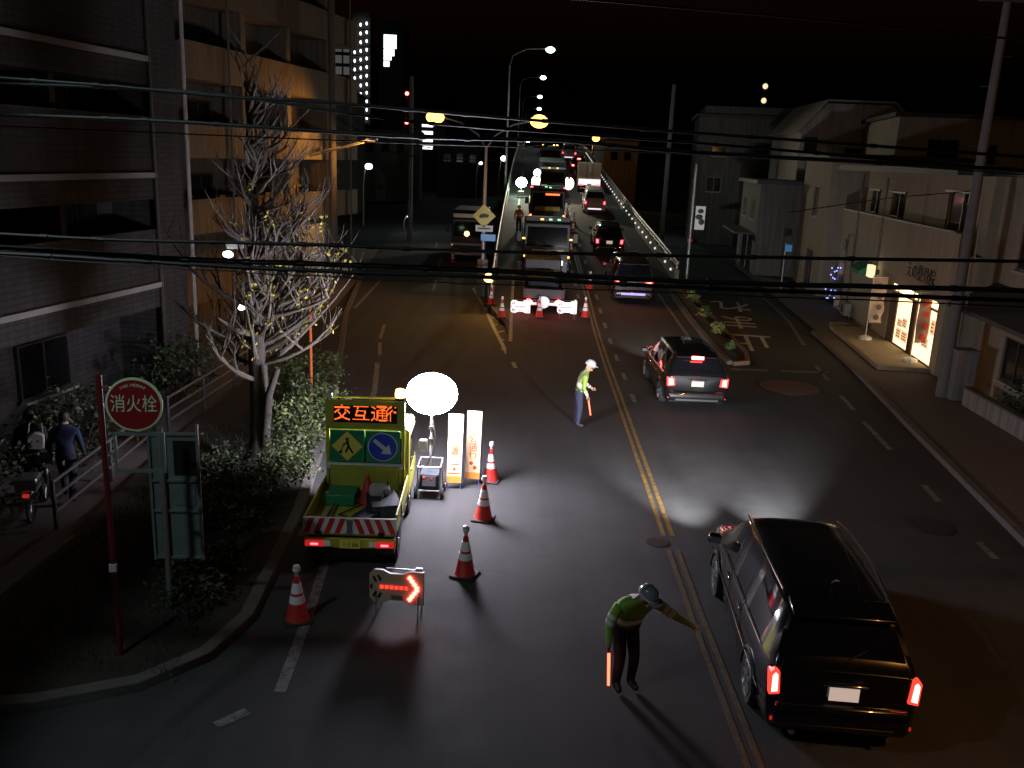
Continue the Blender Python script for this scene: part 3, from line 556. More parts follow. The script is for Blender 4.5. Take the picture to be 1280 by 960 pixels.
# ---------------------------------------------------------------- poles, lamps, wires
def upole(label, x, y, h, r0, r1, arms=1):
    t = thing('utility_pole', label, 'utility pole', (x, y, 0)); MB().tube([(0, 0, 0), (0, 0, h/2), (0, 0, h)], [r0, (r0+r1)/2, r1], 14).build('shaft', M['pole'], t)
    for k in range(arms):
        z = h-.5-k*.9; b = MB().box((0, -.2, z), (1.7, .08, .1)).build('crossarm', M['steel'], t)
        for i in range(4): MB().lathe([(.03, 0), (.05, .03), (.035, .06), (.05, .1), (.02, .16)], (-.7+i*.46, -.2, z+.051), 8).build('insulator', M['white'], b)
    q = MB()
    for k in range(int(h/.9)-3): s_ = (-1)**k; q.tube([(s_*(r0-.03), 0, 1.8+k*.8), (s_*(r0+.17), 0, 1.8+k*.8)], .012, 6)
    q.build('step_bolt', M['steel'], t); return t
upole('grey concrete utility pole in front of the orange balconies', -9.35, 45, 14.8, .2, .15)
t = upole('tall concrete utility pole beside the gate pillar at the right edge', 12.98, 25.8, 12.6, .18, .1, 2)
MB().tube([(.28, 0, .3), (.28, 0, 6)], .04, 8).build('conduit', M['galv'], t)
upole('dark utility pole beyond the right parapet, left of the grey block', 11.6, 72, 12.5, .2, .15, 0)
upole('brown lit pole on the far left pavement', -8.3, 68, 12, .2, .16, 0)
t = thing('sign_pole', 'thin pale post at the foot of the right parapet carrying a white board', 'sign post', (8.95, 46.4, .3)); MB().tube([(0, 0, 0), (0, 0, 6.3)], [.09, .06], 10).build('post', M['galv'], t)
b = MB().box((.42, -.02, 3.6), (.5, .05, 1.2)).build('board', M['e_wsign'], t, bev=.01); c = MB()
for p in ((.42, 3.95, .16, .12), (.36, 3.65, .2, .14), (.5, 3.4, .16, .16)): c.ell((p[0], -.05, p[1]), (p[2], .006, p[3]), 10, 6)
c.build('blot', M['black'], b); MB().bb((-.12, -.06, 2.35), (.12, .06, 2.5)).build('clamp', M['red'], t)
# double sodium lamp column beside the ramp
t = thing('street_lamp', 'double armed sodium street lamp on the column beside the ramp', 'street lamp', (-1.65, 42.3, 0))
MB().tube([(0, 0, 0), (0, 0, 2.2), (0, 0, 7.0)], [.14, .1, .07], 12).build('post', M['galv'], t); MB().tube([(0, 0, .0), (0, 0, 1.75)], [.26, .26], 12).build('wrap', M['conc'], t)
for sx in (-1, 1):
    MB().tube([(0, 0, 6.9), (sx*.4, 0, 7.5), (sx*1.2, 0, 8.0), (sx*2.2, 0, 8.25)], .04, 8).build('arm', M['galv'], t)
    hd = MB().box((sx*2.4, 0, 8.36), (.7, .3, .14)).build('lamp_head', M['galv'], t, bev=.04); MB().ell((sx*2.4, -.02, 8.2), (.42, .32, .3), 16, 10).build('lens', M['e_sod'], hd)
    spot('sodium_lamp_light', (-1.65+sx*2.4, 42.3, 7.95), (-1.65+sx*2.5, 38, 0), 2300, SOD, 128, .5, .15)
# signs fixed to that column: they hang on it, so they are things of their own
s_ = thing('warning_sign', 'yellow diamond sign with a black vehicle mark on the lamp column', 'road sign', (-1.65, 42.12, 3.82)); MB().box((0, 0, 0), (.78, .03, .78), ry=PI/4).build('plate', M['signyel'], s_, bev=.01)
MB().prism([(-.22, -.1), (.2, -.06), (.24, .06), (.05, .12), (-.1, .1), (-.22, .02)], 'y', -.03, -.018).build('symbol', M['black'], s_); MB().bb((-.02, .016, -.1), (.02, .05, .1)).build('clamp', M['galv'], s_)
s_ = thing('supplementary_sign', 'small white plate under the yellow diamond sign', 'road sign', (-1.62, 42.12, 3.24)); MB().box((0, 0, 0), (.82, .03, .3)).build('plate', M['white'], s_, bev=.01); MB().box((0, -.02, 0), (.6, .006, .06)).build('printed_line', M['black'], s_)
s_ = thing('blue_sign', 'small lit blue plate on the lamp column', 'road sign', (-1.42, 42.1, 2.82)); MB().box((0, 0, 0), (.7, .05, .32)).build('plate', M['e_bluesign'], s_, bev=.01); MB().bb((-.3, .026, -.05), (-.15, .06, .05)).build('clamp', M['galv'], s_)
t = thing('warning_beacon', 'round amber beacon on a dark post at the nose of the left parapet', 'beacon', (-1.2, 38.0, .2)); MB().lathe([(.2, 0), (.17, .1), (.1, .2), (.09, 1.0), (.13, 1.1)], n=14).build('post', M['black'], t); MB().ell((0, -.04, 1.27), (.22, .2, .2), 16, 10).build('lens', M['e_amber'], t)
spot('amber_beacon_light', (-1.2, 37.6, 1.5), (-1.6, 33, 0), 90, (1, .5, .12), 140, .6, .1)
# lamps along the flyover
for i, (px, py_, Y) in enumerate(((688, 62, 80), (679, 97, 143), (675, 121, 196), (674, 136, 245))):
    p = at(px, py_, Y); zb = zr(Y); x0 = bend(Y)-1.45 if Y < 120 else p.x-3.5
    t = thing('flyover_lamp', ['tall single arm flyover lamp with the highest greenish light', 'second greenish flyover lamp below the highest one', 'third greenish flyover lamp in the receding line', 'farthest greenish flyover lamp just above the orange lamp'][i], 'street lamp', (x0, Y, zb-.2))
    h = p.z-zb+.2; dx = p.x-x0; s = 1+.003*(Y-80)
    MB().tube([(0, 0, 0), (0, 0, h-1.4)], [.12, .08], 10).build('post', M['galv'], t); MB().tube([(0, 0, h-1.5), (.25, 0, h-.6), (dx*.4, 0, h-.05), (dx, 0, h+.1)], .05, 8).build('arm', M['galv'], t)
    MB().box((dx, 0, h+.14), (.8, .34, .14)).build('lamp_head', M['galv'], t, bev=.04); MB().ell((dx, -.03, h-.02), (.4*s, .3*s, .26*s), 14, 10).build('lens', M['e_merc'], t)
    if i < 2: spot('flyover_lamp_light', (p.x, Y, p.z-.35), (p.x+.5, Y-6, zb), 1700, MER, 125, .6, .15)
for i, (px, py_, Y, m, s, lab) in enumerate(((745, 173, 120, 'e_sod', .5, 'single sodium lamp at the far top of the right parapet'), (660, 175, 112, 'e_whitel', .36, 'white lamp on a curved post at the far left of the flyover'), (630, 198, 100, 'e_whitel', .36, 'white lamp beside the flyover, left of the curved post'), (601, 204, 105, 'e_whitel', .2, 'small white lamp just left of the double sodium column'), (512, 271, 75, 'e_whitel', .2, 'lone white lamp low beside the brown lit pole'), (461, 208, 80, 'e_whitel', .33, 'white lamp at the end of the orange lit bracket'))):
    p = at(px, py_, Y); zb = zr(Y) if px == 660 else 0
    t = thing('street_lamp', lab, 'street lamp', (p.x, Y, zb)); h = p.z-zb
    MB().tube([(-.5, .1, 0), (-.5, .1, h*.7), (-.35, .1, h*.95), (0, .1, h+.25)], .07, 8).build('post', M['galv'], t); MB().box((0, .05, h+s*.75), (s*1.5, s*1.2, .1)).build('lamp_head', M['galv'], t, bev=.03)
    MB().ell((0, 0, h), (s, s, s*.8), 14, 10).build('lens', M[m], t)
    if i == 0: spot('sodium_lamp_light', (p.x, Y-.2, p.z-.6), (p.x+4, Y+12, 5), 300, SOD, 170, .3, .15)
# wires
def cable(label, pts, Y, w, sag=0, name='overhead_cable', group=None, tw=0):
    P = [at(px, py_, Y) for px, py_ in pts]; a = P[0]+(P[0]-P[1])*.25; b = P[-1]+(P[-1]-P[-2])*.25
    if Y < 12:                                             # run on to the poles outside the picture
        d0 = P[0]-P[1]; d1 = P[-1]-P[-2]; a = P[0]+d0*max(.1, (-11.6-P[0].x)/d0.x); b = P[-1]+d1*max(.1, (14-P[-1].x)/d1.x)
    P = [a]+P+[b]; Q = []
    for i in range(len(P)-1):
        p0, p1, p2, p3 = P[max(i-1, 0)], P[i], P[i+1], P[min(i+2, len(P)-1)]
        for k in range(10):
            s = k/10; Q.append(.5*((2*p1)+(p2-p0)*s+(2*p0-5*p1+4*p2-p3)*s*s+(3*p1-p0-3*p2+p3)*s**3)+Vector((0, 0, random.uniform(-1, 1)*tw)))
    Q.append(P[-1]); o = Q[len(Q)//2].copy(); mb = MB().tube([q-o for q in Q], w/2, 8)
    x = -1.
    for i in range(3, len(Q)-1, 4):                        # clips along the bundle
        if w > .025: d = (Q[i+1]-Q[i]).normalized(); mb.tube([Q[i]-o-d*.03, Q[i]-o+d*.03], w*.5+.006, 8)
    t = mb.build(name, M['cable'], None, loc=o); return tag(t, label, 'cable', group)
cable('highest of the wires crossing the whole street', [(0, 97), (155, 109), (300, 122), (420, 129), (560, 141), (840, 164), (1280, 196)], 9, .032, tw=.002)
cable('second wire down, just under the highest one on the left', [(0, 104), (150, 110), (240, 115), (320, 124), (430, 141), (560, 156), (860, 178), (1280, 214)], 9.2, .03, tw=.002)
cable('third wire down, a thick dark line over the orange balconies', [(0, 143), (200, 151), (430, 166), (540, 172), (700, 176), (860, 190), (1280, 213)], 9.4, .042, tw=.003)
cable('thin slack wire below the third thick one', [(60, 160), (430, 176), (700, 186), (1000, 199), (1280, 218)], 9.6, .014)
cable('uppermost of the lower group of wires', [(0, 292), (130, 299), (320, 304), (430, 307), (560, 313), (860, 320), (1280, 327)], 7, .028, tw=.002)
cable('thickest wire of the lower group, in its middle', [(0, 309), (250, 325), (430, 331), (640, 340), (860, 352), (1280, 363)], 7.1, .042, tw=.003)
cable('thick lowest wire of the lower group', [(0, 316), (250, 331), (430, 340), (640, 348), (860, 359), (1280, 376)], 7.2, .036, tw=.003)
cable('thin frayed wire hanging just under the lower group', [(0, 320), (250, 337), (430, 347), (640, 357), (860, 367), (1280, 383)], 7.3, .012, tw=.006)
cable('single thin wire crossing the black sky at upper right', [(700, -3), (990, 22), (1280, 50)], 9, .02)
cable('drop wire running from the right pole to the cream wall', [(1200, 240), (1110, 248), (1010, 262)], 27, .03)
cable('wire drooping from the grey pole to the far lamp', [(412, 160), (450, 178), (520, 196), (600, 200)], 60, .07)
cable('upper of the two wires by the far left pole', [(412, 142), (470, 172), (560, 188)], 58, .06)
# ---------------------------------------------------------------- tree, hedge, shrubs
def leaf(mb, c, s, mi=0, droop=0):
    a = Vector((random.gauss(0, 1), random.gauss(0, 1), random.gauss(0, .6)-droop)).normalized(); b = a.orthogonal().normalized()
    b = (b*math.cos(random.random()*6.3)+a.cross(b)*math.sin(random.random()*6.3)); n = a.cross(b)*.2
    c = Vector(c); mb.add([c-a*s, c+b*s*.55+n*s, c+a*s, c-b*s*.55+n*s], [(0, 1, 2, 3)], mi)
def foliage(c, r, n, s, two=.3):
    mb = MB(); cl = []
    for _ in range(max(4, n//28)):
        while True:
            p = Vector((random.uniform(-1, 1), random.uniform(-1, 1), random.uniform(-1, 1)))
            if .25 < p.length < 1: break
        cl.append((Vector((p.x*r[0], p.y*r[1], p.z*r[2])), random.uniform(.13, .34)*min(r[0], r[1], max(r[2], .3))*1.2, random.random() < two))
    for _ in range(n):
        q, w, k = random.choice(cl); leaf(mb, Vector(c)+q+Vector((random.gauss(0, w), random.gauss(0, w), random.gauss(0, w*.8))), s*random.uniform(.6, 1.3), 1 if k and random.random() < .8 else 0)
    return mb
def shrub(name, label, loc, r, n, s, ms, group=None, cat='shrub', stems=7):
    t = thing(name, label, cat, loc, 0, group)
    foliage((0, 0, r[2]*.95), r, n, s).build('crown', [M[m] for m in ms], t, smooth=False)
    q = MB()
    for k in range(stems):
        w = random.random()*6.3; q.tube([(math.cos(w)*.06, math.sin(w)*.06, 0), (math.cos(w)*r[0]*.3, math.sin(w)*r[1]*.3, r[2]*.7), (math.cos(w)*r[0]*.7, math.sin(w)*r[1]*.7, r[2]*1.4)], [.02, .013, .005], 5)
    q.build('stem', M['twig'], t); return t
random.seed(21)
T0 = Vector((-5.34, 17.8, .1))
t = thing('street_tree', 'pruned leaning street tree with upswept bare branches and a few yellow leaves', 'tree', T0)
def tx(z): return Vector((.03*z-.0045*z*z+.02*math.sin(z*2), .03*math.sin(z*1.3), z))
MB().tube([tx(z)-(Vector((0, 0, 0))) for z in (0, .15, .5, 1.2, 2, 3, 4, 5, 6, 7, 7.7)], [.34, .27, .22, .2, .19, .175, .155, .13, .095, .055, .02], 14).build('trunk', M['bark'], t)
MB().tube([(.16, -.12, 0), (.2, -.16, .7), (.3, -.2, 1.5), (.52, -.28, 2.1)], [.13, .1, .085, .06], 10).build('side_trunk', M['bark'], t)
br, tw, lf = MB(), MB(), MB()
def branch(p, d, L, r, lev, lit):
    pts = [p]; n = 5
    for i in range(n):
        d = (d+Vector((random.gauss(0, .1), random.gauss(0, .1), .15+random.gauss(0, .06)))).normalized(); p = p+d*L/n; pts.append(p)
    (br if lev == 0 else tw).tube(pts, [r*(1-.72*i/n)*(1.45 if lev == 0 and i in (2, 4) else 1) for i in range(n+1)], 6 if lev else 8, cap=False)
    if lev < 2:
        for i in range(5 if lev == 0 else 3):
            k = random.randint(1, n); dd = (d+Vector((random.gauss(0, .7), random.gauss(0, .7), random.uniform(-.2, .6)))).normalized()
            branch(pts[k], dd, L*random.uniform(.35, .75), r*.42, lev+1, lit)
    elif lit and random.random() < .2:
        for q in pts[1:]:
            if random.random() < .55: 
                for _ in range(3): leaf(lf, q+Vector((random.gauss(0, .05), random.gauss(0, .05), -.05-random.random()*.1)), .045, 0, .8)
for k in range(74):
    z = random.uniform(1.5, 7.2) if k > 12 else random.uniform(1.4, 3.4); a = random.uniform(-1.7, 1.5) if k % 4 else random.random()*6.3
    L = (1.75 if z < 4.5 else 1.15)*random.uniform(.6, 1.15)*(1-.3*max(0, z-5)/2)
    d = Vector((math.cos(a), math.sin(a), random.uniform(-.1, .5))).normalized(); branch(tx(z), d, L, .058 if z < 5 else .042, 0, math.cos(a) > -.1 and z < 4.6)
for k in range(8): q = tx(7.2+.06*k); tw.tube([q, q+Vector((random.gauss(0, .25), random.gauss(0, .25), .5)), q+Vector((random.gauss(0, .45), random.gauss(0, .45), 1.1))], [.018, .011, .004], 5)
br.build('limb', M['twig'], t); tw.build('twig', M['twig'], t); lf.build('leaf', M['leafy'], t, smooth=False)
random.seed(5)
shrub('hedge', 'leafy pale green bush lit white beside the yellow truck cab', (-4.5, 19.0, .12), (.75, 1.5, .7), 2600, .05, ('leafg', 'leafg2'), cat='bush')
shrub('hedge', 'low glossy bush at the foot of the street tree', (-4.55, 16.4, .12), (.62, 1.0, .4), 2200, .04, ('leafg', 'leafg2'), cat='bush')
shrub('hedge', 'dark low bush on the left of the tree trunk', (-5.6, 16.3, .12), (.6, 1.0, .36), 1500, .045, ('leafd', 'leafg'), cat='bush')
shrub('hedge', 'dark bush behind the tall grey board', (-5.1, 14.2, .12), (.8, 1.0, .42), 1800, .05, ('leafd', 'leafg'), cat='bush')
shrub('hedge', 'dark ground hugging bush beside the left traffic cone', (-4.6, 12.0, .12), (.6, 1.1, .25), 1300, .045, ('leafd', 'leafg'), cat='bush')
shrub('hedge', 'far leafy bush past the tree along the side road', (-5.7, 23.5, .12), (.8, 2.2, .55), 2000, .055, ('leafg', 'leafg2'), cat='bush')
gr = MB()
for _ in range(6000):
    y = random.uniform(9.7, 20); x = random.uniform(-7.1, -4.1-(max(0, y-11.5))*.05)
    h = random.uniform(.04, .14); w = random.random()*6.3; gr.add([(x, y, .115), (x+.015*math.cos(w), y+.015*math.sin(w), .115), (x+random.gauss(0, .04), y+random.gauss(0, .04), .12+h)], [(0, 1, 2)])
o = gr.build('grass', M['leafd'], smooth=False); tag(o, 'sparse dark grass covering the planting bed on the left', 'grass', kind='stuff')
random.seed(9)
for i, (x, y, r_, lab) in enumerate(((-9.0, 17.6, (.9, 2.2, .7), 'dark shrub under the balconies behind the cyclists'), (-8.7, 22.4, (.7, 1.8, .8), 'dark shrub against the flats by the drainpipe'), (-9.2, 13.4, (.9, 1.8, .8), 'dark shrub at the far left edge of the pavement'), (14.1, 22.6, (.7, 1.3, .75), 'dark round shrub behind the low garden wall'), (14.2, 19.2, (.7, 1.5, .6), 'dark shrub over the garden wall at the right edge'), (-10.9, 52, (.9, 3, 1.0), 'dark hedge beyond the tan flats'))):
    shrub('shrub', lab, (x, y, .1), r_, 1500, .06, ('leafd', 'leafg'))
for i, (x, y, zt, r_, m, lab) in enumerate(((8.0, 34.2, .14, .24, 'leafg2', 'bright yellow green plant in the flower strip'), (7.85, 31.4, .12, .16, 'leafg', 'small low plant at the near tip of the flower strip'), (8.1, 37.2, .2, .25, 'leafg', 'grey green plant with orange flowers in the flower strip'), (8.2, 40.6, .3, .3, 'leafg2', 'leafy plant at the parapet end of the flower strip'))):
    p = shrub('flower_plant', lab, (x, y, zt), (r_, r_*1.6, r_*1.1), 420, .05, (m, 'leafg2'), cat='plant', stems=4)
    f = MB()
    for _ in range(5 if i != 1 else 2): q = Vector((random.uniform(-r_, r_)*1.3, random.uniform(-r_, r_)*1.6, random.uniform(.4, 1.9)*r_)); f.ell(q, (.05, .05, .04), 8, 5)
    f.build('flower', M['petal'], p)
# ---------------------------------------------------------------- street furniture on the left
def fence(label, p0, p1, n, h=.85):
    a, b = Vector((*p0, .06)), Vector((*p1, .06)); t = thing('pipe_fence', label, 'fence', a); d = b-a
    for z in (h, h*.68, h*.36): MB().tube([(0, 0, z), tuple(d+Vector((0, 0, z)))], .03, 8).build('rail', M['fence'], t)
    for k in range(n+1): q = d*k/n; MB().tube([(q.x, q.y, 0), (q.x, q.y, h+.05)], .038, 8).build('post', M['fence'], t)
    return t
fence('three rail pipe fence beside the left pavement, glinting orange', (-7.9, 19.4), (-7.55, 25.5), 3)
fence('near dark pipe fence beside the two people', (-7.75, 14.0), (-7.9, 18.6), 2)
spot('fence_lamp_light', (-8.9, 31.5, 3.6), (-7.7, 24, .6), 60, SOD, 70, .6, .1)
t = thing('garden_lamp', 'low white wall lamp glaring through the tree branches', 'lamp', (-7.9, 26.0, 0)); p = at(302, 383, 26); t.location = (p.x, 26, 0)
MB().tube([(0, .15, 0), (0, .15, p.z+.25), (0, .0, p.z+.3)], .035, 8).build('post', M['black'], t); MB().lathe([(.16, .1), (.1, .2)], (0, 0, p.z), 14).build('shade', M['black'], t); MB().ell((0, 0, p.z), (.12, .12, .12), 12, 8).build('bulb', M['e_whitel'], t)
p = at(287, 318, 27.5)
t = thing('entrance_lamp', 'white entrance lamp under a small pale box sign behind the tree', 'lamp', (p.x, 27.5, 0)); MB().tube([(0, .2, 0), (0, .2, p.z+.4)], .03, 8).build('post', M['black'], t)
MB().ell((-.05, 0, p.z), (.17, .1, .11), 12, 8).build('bulb', M['e_whitel'], t); MB().bb((-.12, .05, p.z+.17), (.4, .19, p.z+.4)).build('sign_box', M['e_wsign'], t, bev=.01)
t = thing('orange_post', 'slim orange post standing behind the tree branches', 'post', (-4.95, 21.0, 0)); MB().tube([(0, 0, 0), (0, 0, 3.6)], .035, 8).build('post', M['orangev'], t); MB().lathe([(.05, 3.6), (.05, 3.66), (.01, 3.7)], n=8).build('cap', M['black'], t)
# fire hydrant sign
t = thing('hydrant_sign', 'round red hydrant sign with pale lettering on a red pole', 'sign', (-4.94, 10.15, .12), R(6))
MB().tube([(0, 0, 0), (0, 0, 3.75)], .036, 12).build('pole', M['redpole'], t); MB().tube([(0, 0, 3.6), (.12, 0, 3.6)], .02, 8).build('bracket', M['redpole'], t)
dc = Vector((.4, -.03, 3.4)); RX = Matrix.Rotation(PI/2, 4, 'X')
MB().lathe([(.31, -.015), (.335, -.01), (.335, .01), (.31, .015)], dc, 40, M=RX).build('rim', M['signpale'], t)
ds = MB().lathe([(.309, -.012), (.309, .0165)], dc, 40, M=RX).build('disc', M['signred'], t, smooth=False)
text('消火栓', .2, M['signpale'], ds, dc+Vector((0, -.02, .0)), name='lettering', scale=(.92, 1.15, 1))
for i, ch in enumerate('FIRE HYDRANT'):
    a = R(90+33-i*6.0); 
    if ch != ' ': text(ch, .052, M['signpale'], ds, dc+Vector((math.cos(a)*.245, -.02, math.sin(a)*.245)), (PI/2, -(a-PI/2), 0))
q = MB()
for a, b in (((.12, 2.52), (.72, 2.56)), ((.12, 3.0), (.72, 3.04))): q.bb((a[0], -.02, a[1]), (b[0], .02, b[1]))
q.bb((.12, -.02, 2.56), (.15, .02, 3.0)); q.bb((.69, -.02, 2.56), (.72, .02, 3.0)); q.bb((.03, -.015, 2.75), (.119, .015, 2.78)); q.build('plate_frame', M['boardgrey'], t); MB().box((0, -.02, 1.25), (.085, .06, .1)).build('band', M['tape'], t)
# tall board seen from behind
t = thing('notice_board', 'tall grey green board on a post seen from behind beside the hydrant sign', 'notice board', (-4.62, 11.5, .12), R(4))
MB().bb((-.36, 0, .72), (.33, .03, 2.62)).build('panel', M['boardgrey'], t, bev=.006); MB().tube([(-.17, -.05, 0), (-.17, -.05, 2.7)], .04, 10).build('post', M['galv'], t)
q = MB()
for z in (.74, 1.45, 1.9, 2.58): q.bb((-.35, -.03, z), (.32, -.002, z+.035))
q.bb((.3, -.035, .72), (.335, -.001, 2.75)); q.bb((-.36, -.035, .72), (-.325, -.001, 2.62)); q.build('brace', M['galv'], t); MB().bb((-.02, -.012, 2.0), (.28, -.003, 2.5)).build('dark_sheet', M['black'], t); MB().bb((.0, -.012, 1.55), (.25, -.003, 1.82)).build('pasted_sheet', M['boardgrey'], t)
# ---------------------------------------------------------------- work site gear
def cone_proto(label, loc, group):
    t = thing('traffic_cone', label, 'traffic cone', loc, random.uniform(-.4, .4), group)
    MB().box((0, 0, .02), (.4, .4, .04)).build('base', M['conegrip'], t, bev=.02)
    MB().lathe([(.175, .04), (.16, .06), (.035, .7), (.02, .71)], n=24).build('body', M['red'], t)
    for z0, z1 in ((.3, .41), (.45, .6)):
        r0 = .16-(z0-.06)*.1953+.004; r1 = .16-(z1-.06)*.1953+.004; MB().lathe([(r0-.004, z0-.001), (r0, z0), (r1, z1), (r1-.004, z1+.001)], n=24).build('reflective_band', M['tape'], t)
    hd = MB().lathe([(.028, .7), (.028, .74), (.05, .77), (.055, .83), (.045, .86), (.02, .87)], n=14).build('warning_lamp', M['helmetw'], t); MB().lathe([(.056, .785), (.0565, .82)], n=14).build('lens', M['tape'], hd)
    return t
CG = 'red traffic cones with white bands'
cone = cone_proto('front right cone, just behind the lit arrow board', (*g(581, 719)[:2], 0), CG)
for (px, py_, lab) in ((604, 649, 'middle cone of the three beside the yellow truck'), (613, 601, 'cone standing behind the white signboards'), (372, 775, 'lone cone on the kerb side behind the truck')): dup(cone, g(px, py_), random.uniform(-.4, .4), lab)
for (px, py_, lab) in ((627, 397, 'far cone just left of the twin arrow boards'), (614, 381, 'cone on the hatched nose nearest the amber beacon'), (674, 397, 'far cone between the twin arrow boards'), (731, 397, 'far cone on the yellow line right of the arrow boards'), (737, 362, 'cone on the centre line beside the large dump truck'), (713, 318, 'cone at the front corner of the large dump truck'), (716, 291, 'cone beside the tail of the large dump truck'), (717, 282, 'farther cone beside the tail of the large dump truck'), (709, 274, 'slim cone beside the truck with green roof lamps')):
    p = gd(px, py_); dup(cone, p, random.uniform(-.4, .4), lab)
dup(cone, g(566, 329), 0, 'cone on the left side road beside the cream truck')
# balloon light
t = thing('balloon_light', 'glowing white balloon light on a mast above its small generator cart', 'balloon light', (-1.55, 16.5, 0))
MB().ell((0, 0, 2.07), (.5, .5, .4), 32, 20).build('balloon', M['e_ball'], t); MB().lathe([(.02, .6), (.03, 1.0), (.022, 1.02), (.022, 1.66)], n=10).build('mast', M['galv'], t)
for z in (1.1, 1.35): MB().lathe([(.05, z), (.05, z+.06)], n=10).build('clamp', M['black'], t)
q = MB().tube([(.02, -.02, 1.6), (.1, -.05, 1.2), (.06, -.1, .9), (-.08, -.1, .6)], .012, 6); q.build('power_cord', M['black'], t)
e = MB().box((0, 0, .33), (.38, .5, .32)).build('generator', M['tarp'], t, bev=.02); q = MB().box((0, -.26, .36), (.26, .02, .2)).build('control_panel', M['silver'], e); MB().ell((-.1, -.28, .42), (.035, .02, .035), 10, 6).ell((.05, -.28, .4), (.03, .02, .03), 10, 6).build('dial', M['red'], e)
q = MB()
for sx in (-1, 1): q.tube([(sx*.22, -.3, .12), (sx*.22, -.3, .66), (sx*.22, .28, .66), (sx*.22, .28, .12)], .016, 8)
for y, z in ((-.3, .66), (-.3, .17), (.28, .66)): q.tube([(-.22, y, z), (.22, y, z)], .016, 8)
q.build('cart_frame', M['steel'], t)
for sx in (-1, 1):
    for y in (-.24, .24): wv_ = MB().tube([(sx*.26-.03, y, .11), (sx*.26+.03, y, .11)], .11, 16).build('wheel', M['rubber'], t); MB().tube([(sx*.26-.034, y, .11), (sx*.26+.034, y, .11)], .045, 10).build('hub', M['silver'], wv_)
p = gd(651, 247); z_ = at(651, 228, p.y).z
t = thing('balloon_light', 'distant green tinted balloon light beside the left parapet', 'balloon light', p); MB().ell((0, 0, z_-p.z), (.44, .44, .4), 20, 14).build('balloon', M['e_ball2'], t); MB().tube([(0, 0, .5), (0, 0, z_-p.z-.35)], .03, 8).build('mast', M['galv'], t); MB().box((0, 0, .33), (.5, .6, .4)).build('generator', M['galv'], t, bev=.02)
# two tall signboards
def tall_sign(label, loc, rz, s, kind):
    t = thing('tall_signboard', label, 'signboard', loc, rz); TL = Matrix.Rotation(R(-6), 4, 'X')
    MB().box((0, 0, .84), (.3, .016, 1.42), M=TL).build('panel', M['board'], t, bev=.004)
    q = MB()
    for sx in (-.14, .14): q.tube([TL @ Vector((sx, .02, 1.5)), TL @ Vector((sx, .02, 0))], .012, 8); q.tube([TL @ Vector((sx, .03, 1.3)), (sx, .42, 0)], .012, 8)
    q.build('leg_frame', M['blueleg'], t); n = len(s); top = 1.36
    for i, ch in enumerate(s):
        me = text(ch, .2, M['redink'], t, TL @ Vector((0, -.0105, top-i*(.19 if n < 5 else .145))), (PI/2-R(6), 0, 0), scale=(1, 1.05 if n < 5 else .78, 1))
    MB().box((0, -.01, .2), (.296, .006, .14), M=TL).build('painted_dim_band', M['dimband'], t); q = MB()  # deeper orange foot painted in where the board gets less light
    if kind == 0: q.lathe([(.03, 0), (.03, .004)], n=16, M=TL @ Matrix.Translation((0, -.009, .42)) @ Matrix.Rotation(PI/2, 4, 'X')); q.box((0, -.01, .52), (.2, .006, .014), M=TL); q.box((0, -.01, .33), (.24, .006, .014), M=TL)
    else:
        for x, z in ((-.035, .46), (.04, .37)): q.lathe([(.04, 0), (.04, .004)], n=16, M=TL @ Matrix.Translation((x, -.009, z)) @ Matrix.Rotation(PI/2, 4, 'X'))
    q.build('mark', M['redink'], t); return t
tall_sign('left tall white and orange signboard with four stacked characters', (*g(567, 611)[:2], 0), R(-3), '停止位置', 0)
tall_sign('right tall white and orange signboard with six stacked characters and two dots', (*g(590, 606)[:2], 0), R(-3), '片側交互通行', 1)
# lit arrow boards
def arrow_board(label, loc, rz, glow, dim, panel, s=1, tilt=0):
    t = thing('arrow_board', label, 'arrow board', loc, rz)
    out = [(-.4, .3), (-.33, .22), (-.2, .22), (-.1, .27), (.1, .27), (.2, .22), (.4, .22), (.4, .74), (.2, .74), (.1, .69), (-.1, .69), (-.2, .74), (-.33, .74), (-.4, .66)]
    MB().prism(out, 'y', 0, .05).build('panel', M[panel], t, bev=.004)
    q = MB()
    for k in range(6): q.bb((-.24+k*.072, -.016, .455), (-.19+k*.072, -.002, .505))
    q.build('led_strip', M[dim], t, smooth=False)
    q = MB()
    for sg in (-1, 1):
        for k in range(4): x = .3-k*.035; z = .48+sg*(.02+k*.05); q.box((x, -.012, z), (.06, .022, .055), ry=-sg*.9)
    q.build('led_arrowhead', M[glow], t, bev=.008)
    q = MB()
    for x, z, sg in ((-.32, .6, 1), (-.25, .62, 1), (-.32, .36, -1), (-.25, .34, -1)): q.box((x, -.003, z), (.035, .008, .09), ry=-sg*.5)
    q.box((-.37, -.003, .48), (.03, .008, .07)); q.build('black_stripe', M['black'], t); MB().bb((-.07, -.014, .3), (.09, -.001, .36)).build('label_plate', M['silver'], t)
    q = MB()
    for x in (-.3, .32): q.tube([(x, .03, .72), (x, -.02, 0)], .012, 6); q.tube([(x, .03, .72), (x, .34, 0)], .012, 6)
    q.tube([(-.15, .02, .765), (.36, .02, .765)], .014, 6); q.build('stand', M['silver'], t); MB().box((.33, .0, .79), (.1, .05, .05)).build('battery_clip', M['tape'], t); return t
arrow_board('near arrow board with a glowing red LED arrowhead behind the truck', (-1.55, 11.6, 0), R(-4), 'e_ledr', 'e_ledrd', 'creamp')
p = gd(650, 398); arrow_board('left of two far bright arrow boards behind the flatbed', p, 0, 'e_ledr', 'e_ledrd', 'e_pink')  # far panels glow by themselves to look brightly lit
p = gd(708, 399); arrow_board('right of two far bright arrow boards behind the flatbed', p, 0, 'e_ledr', 'e_ledrd', 'e_pink')
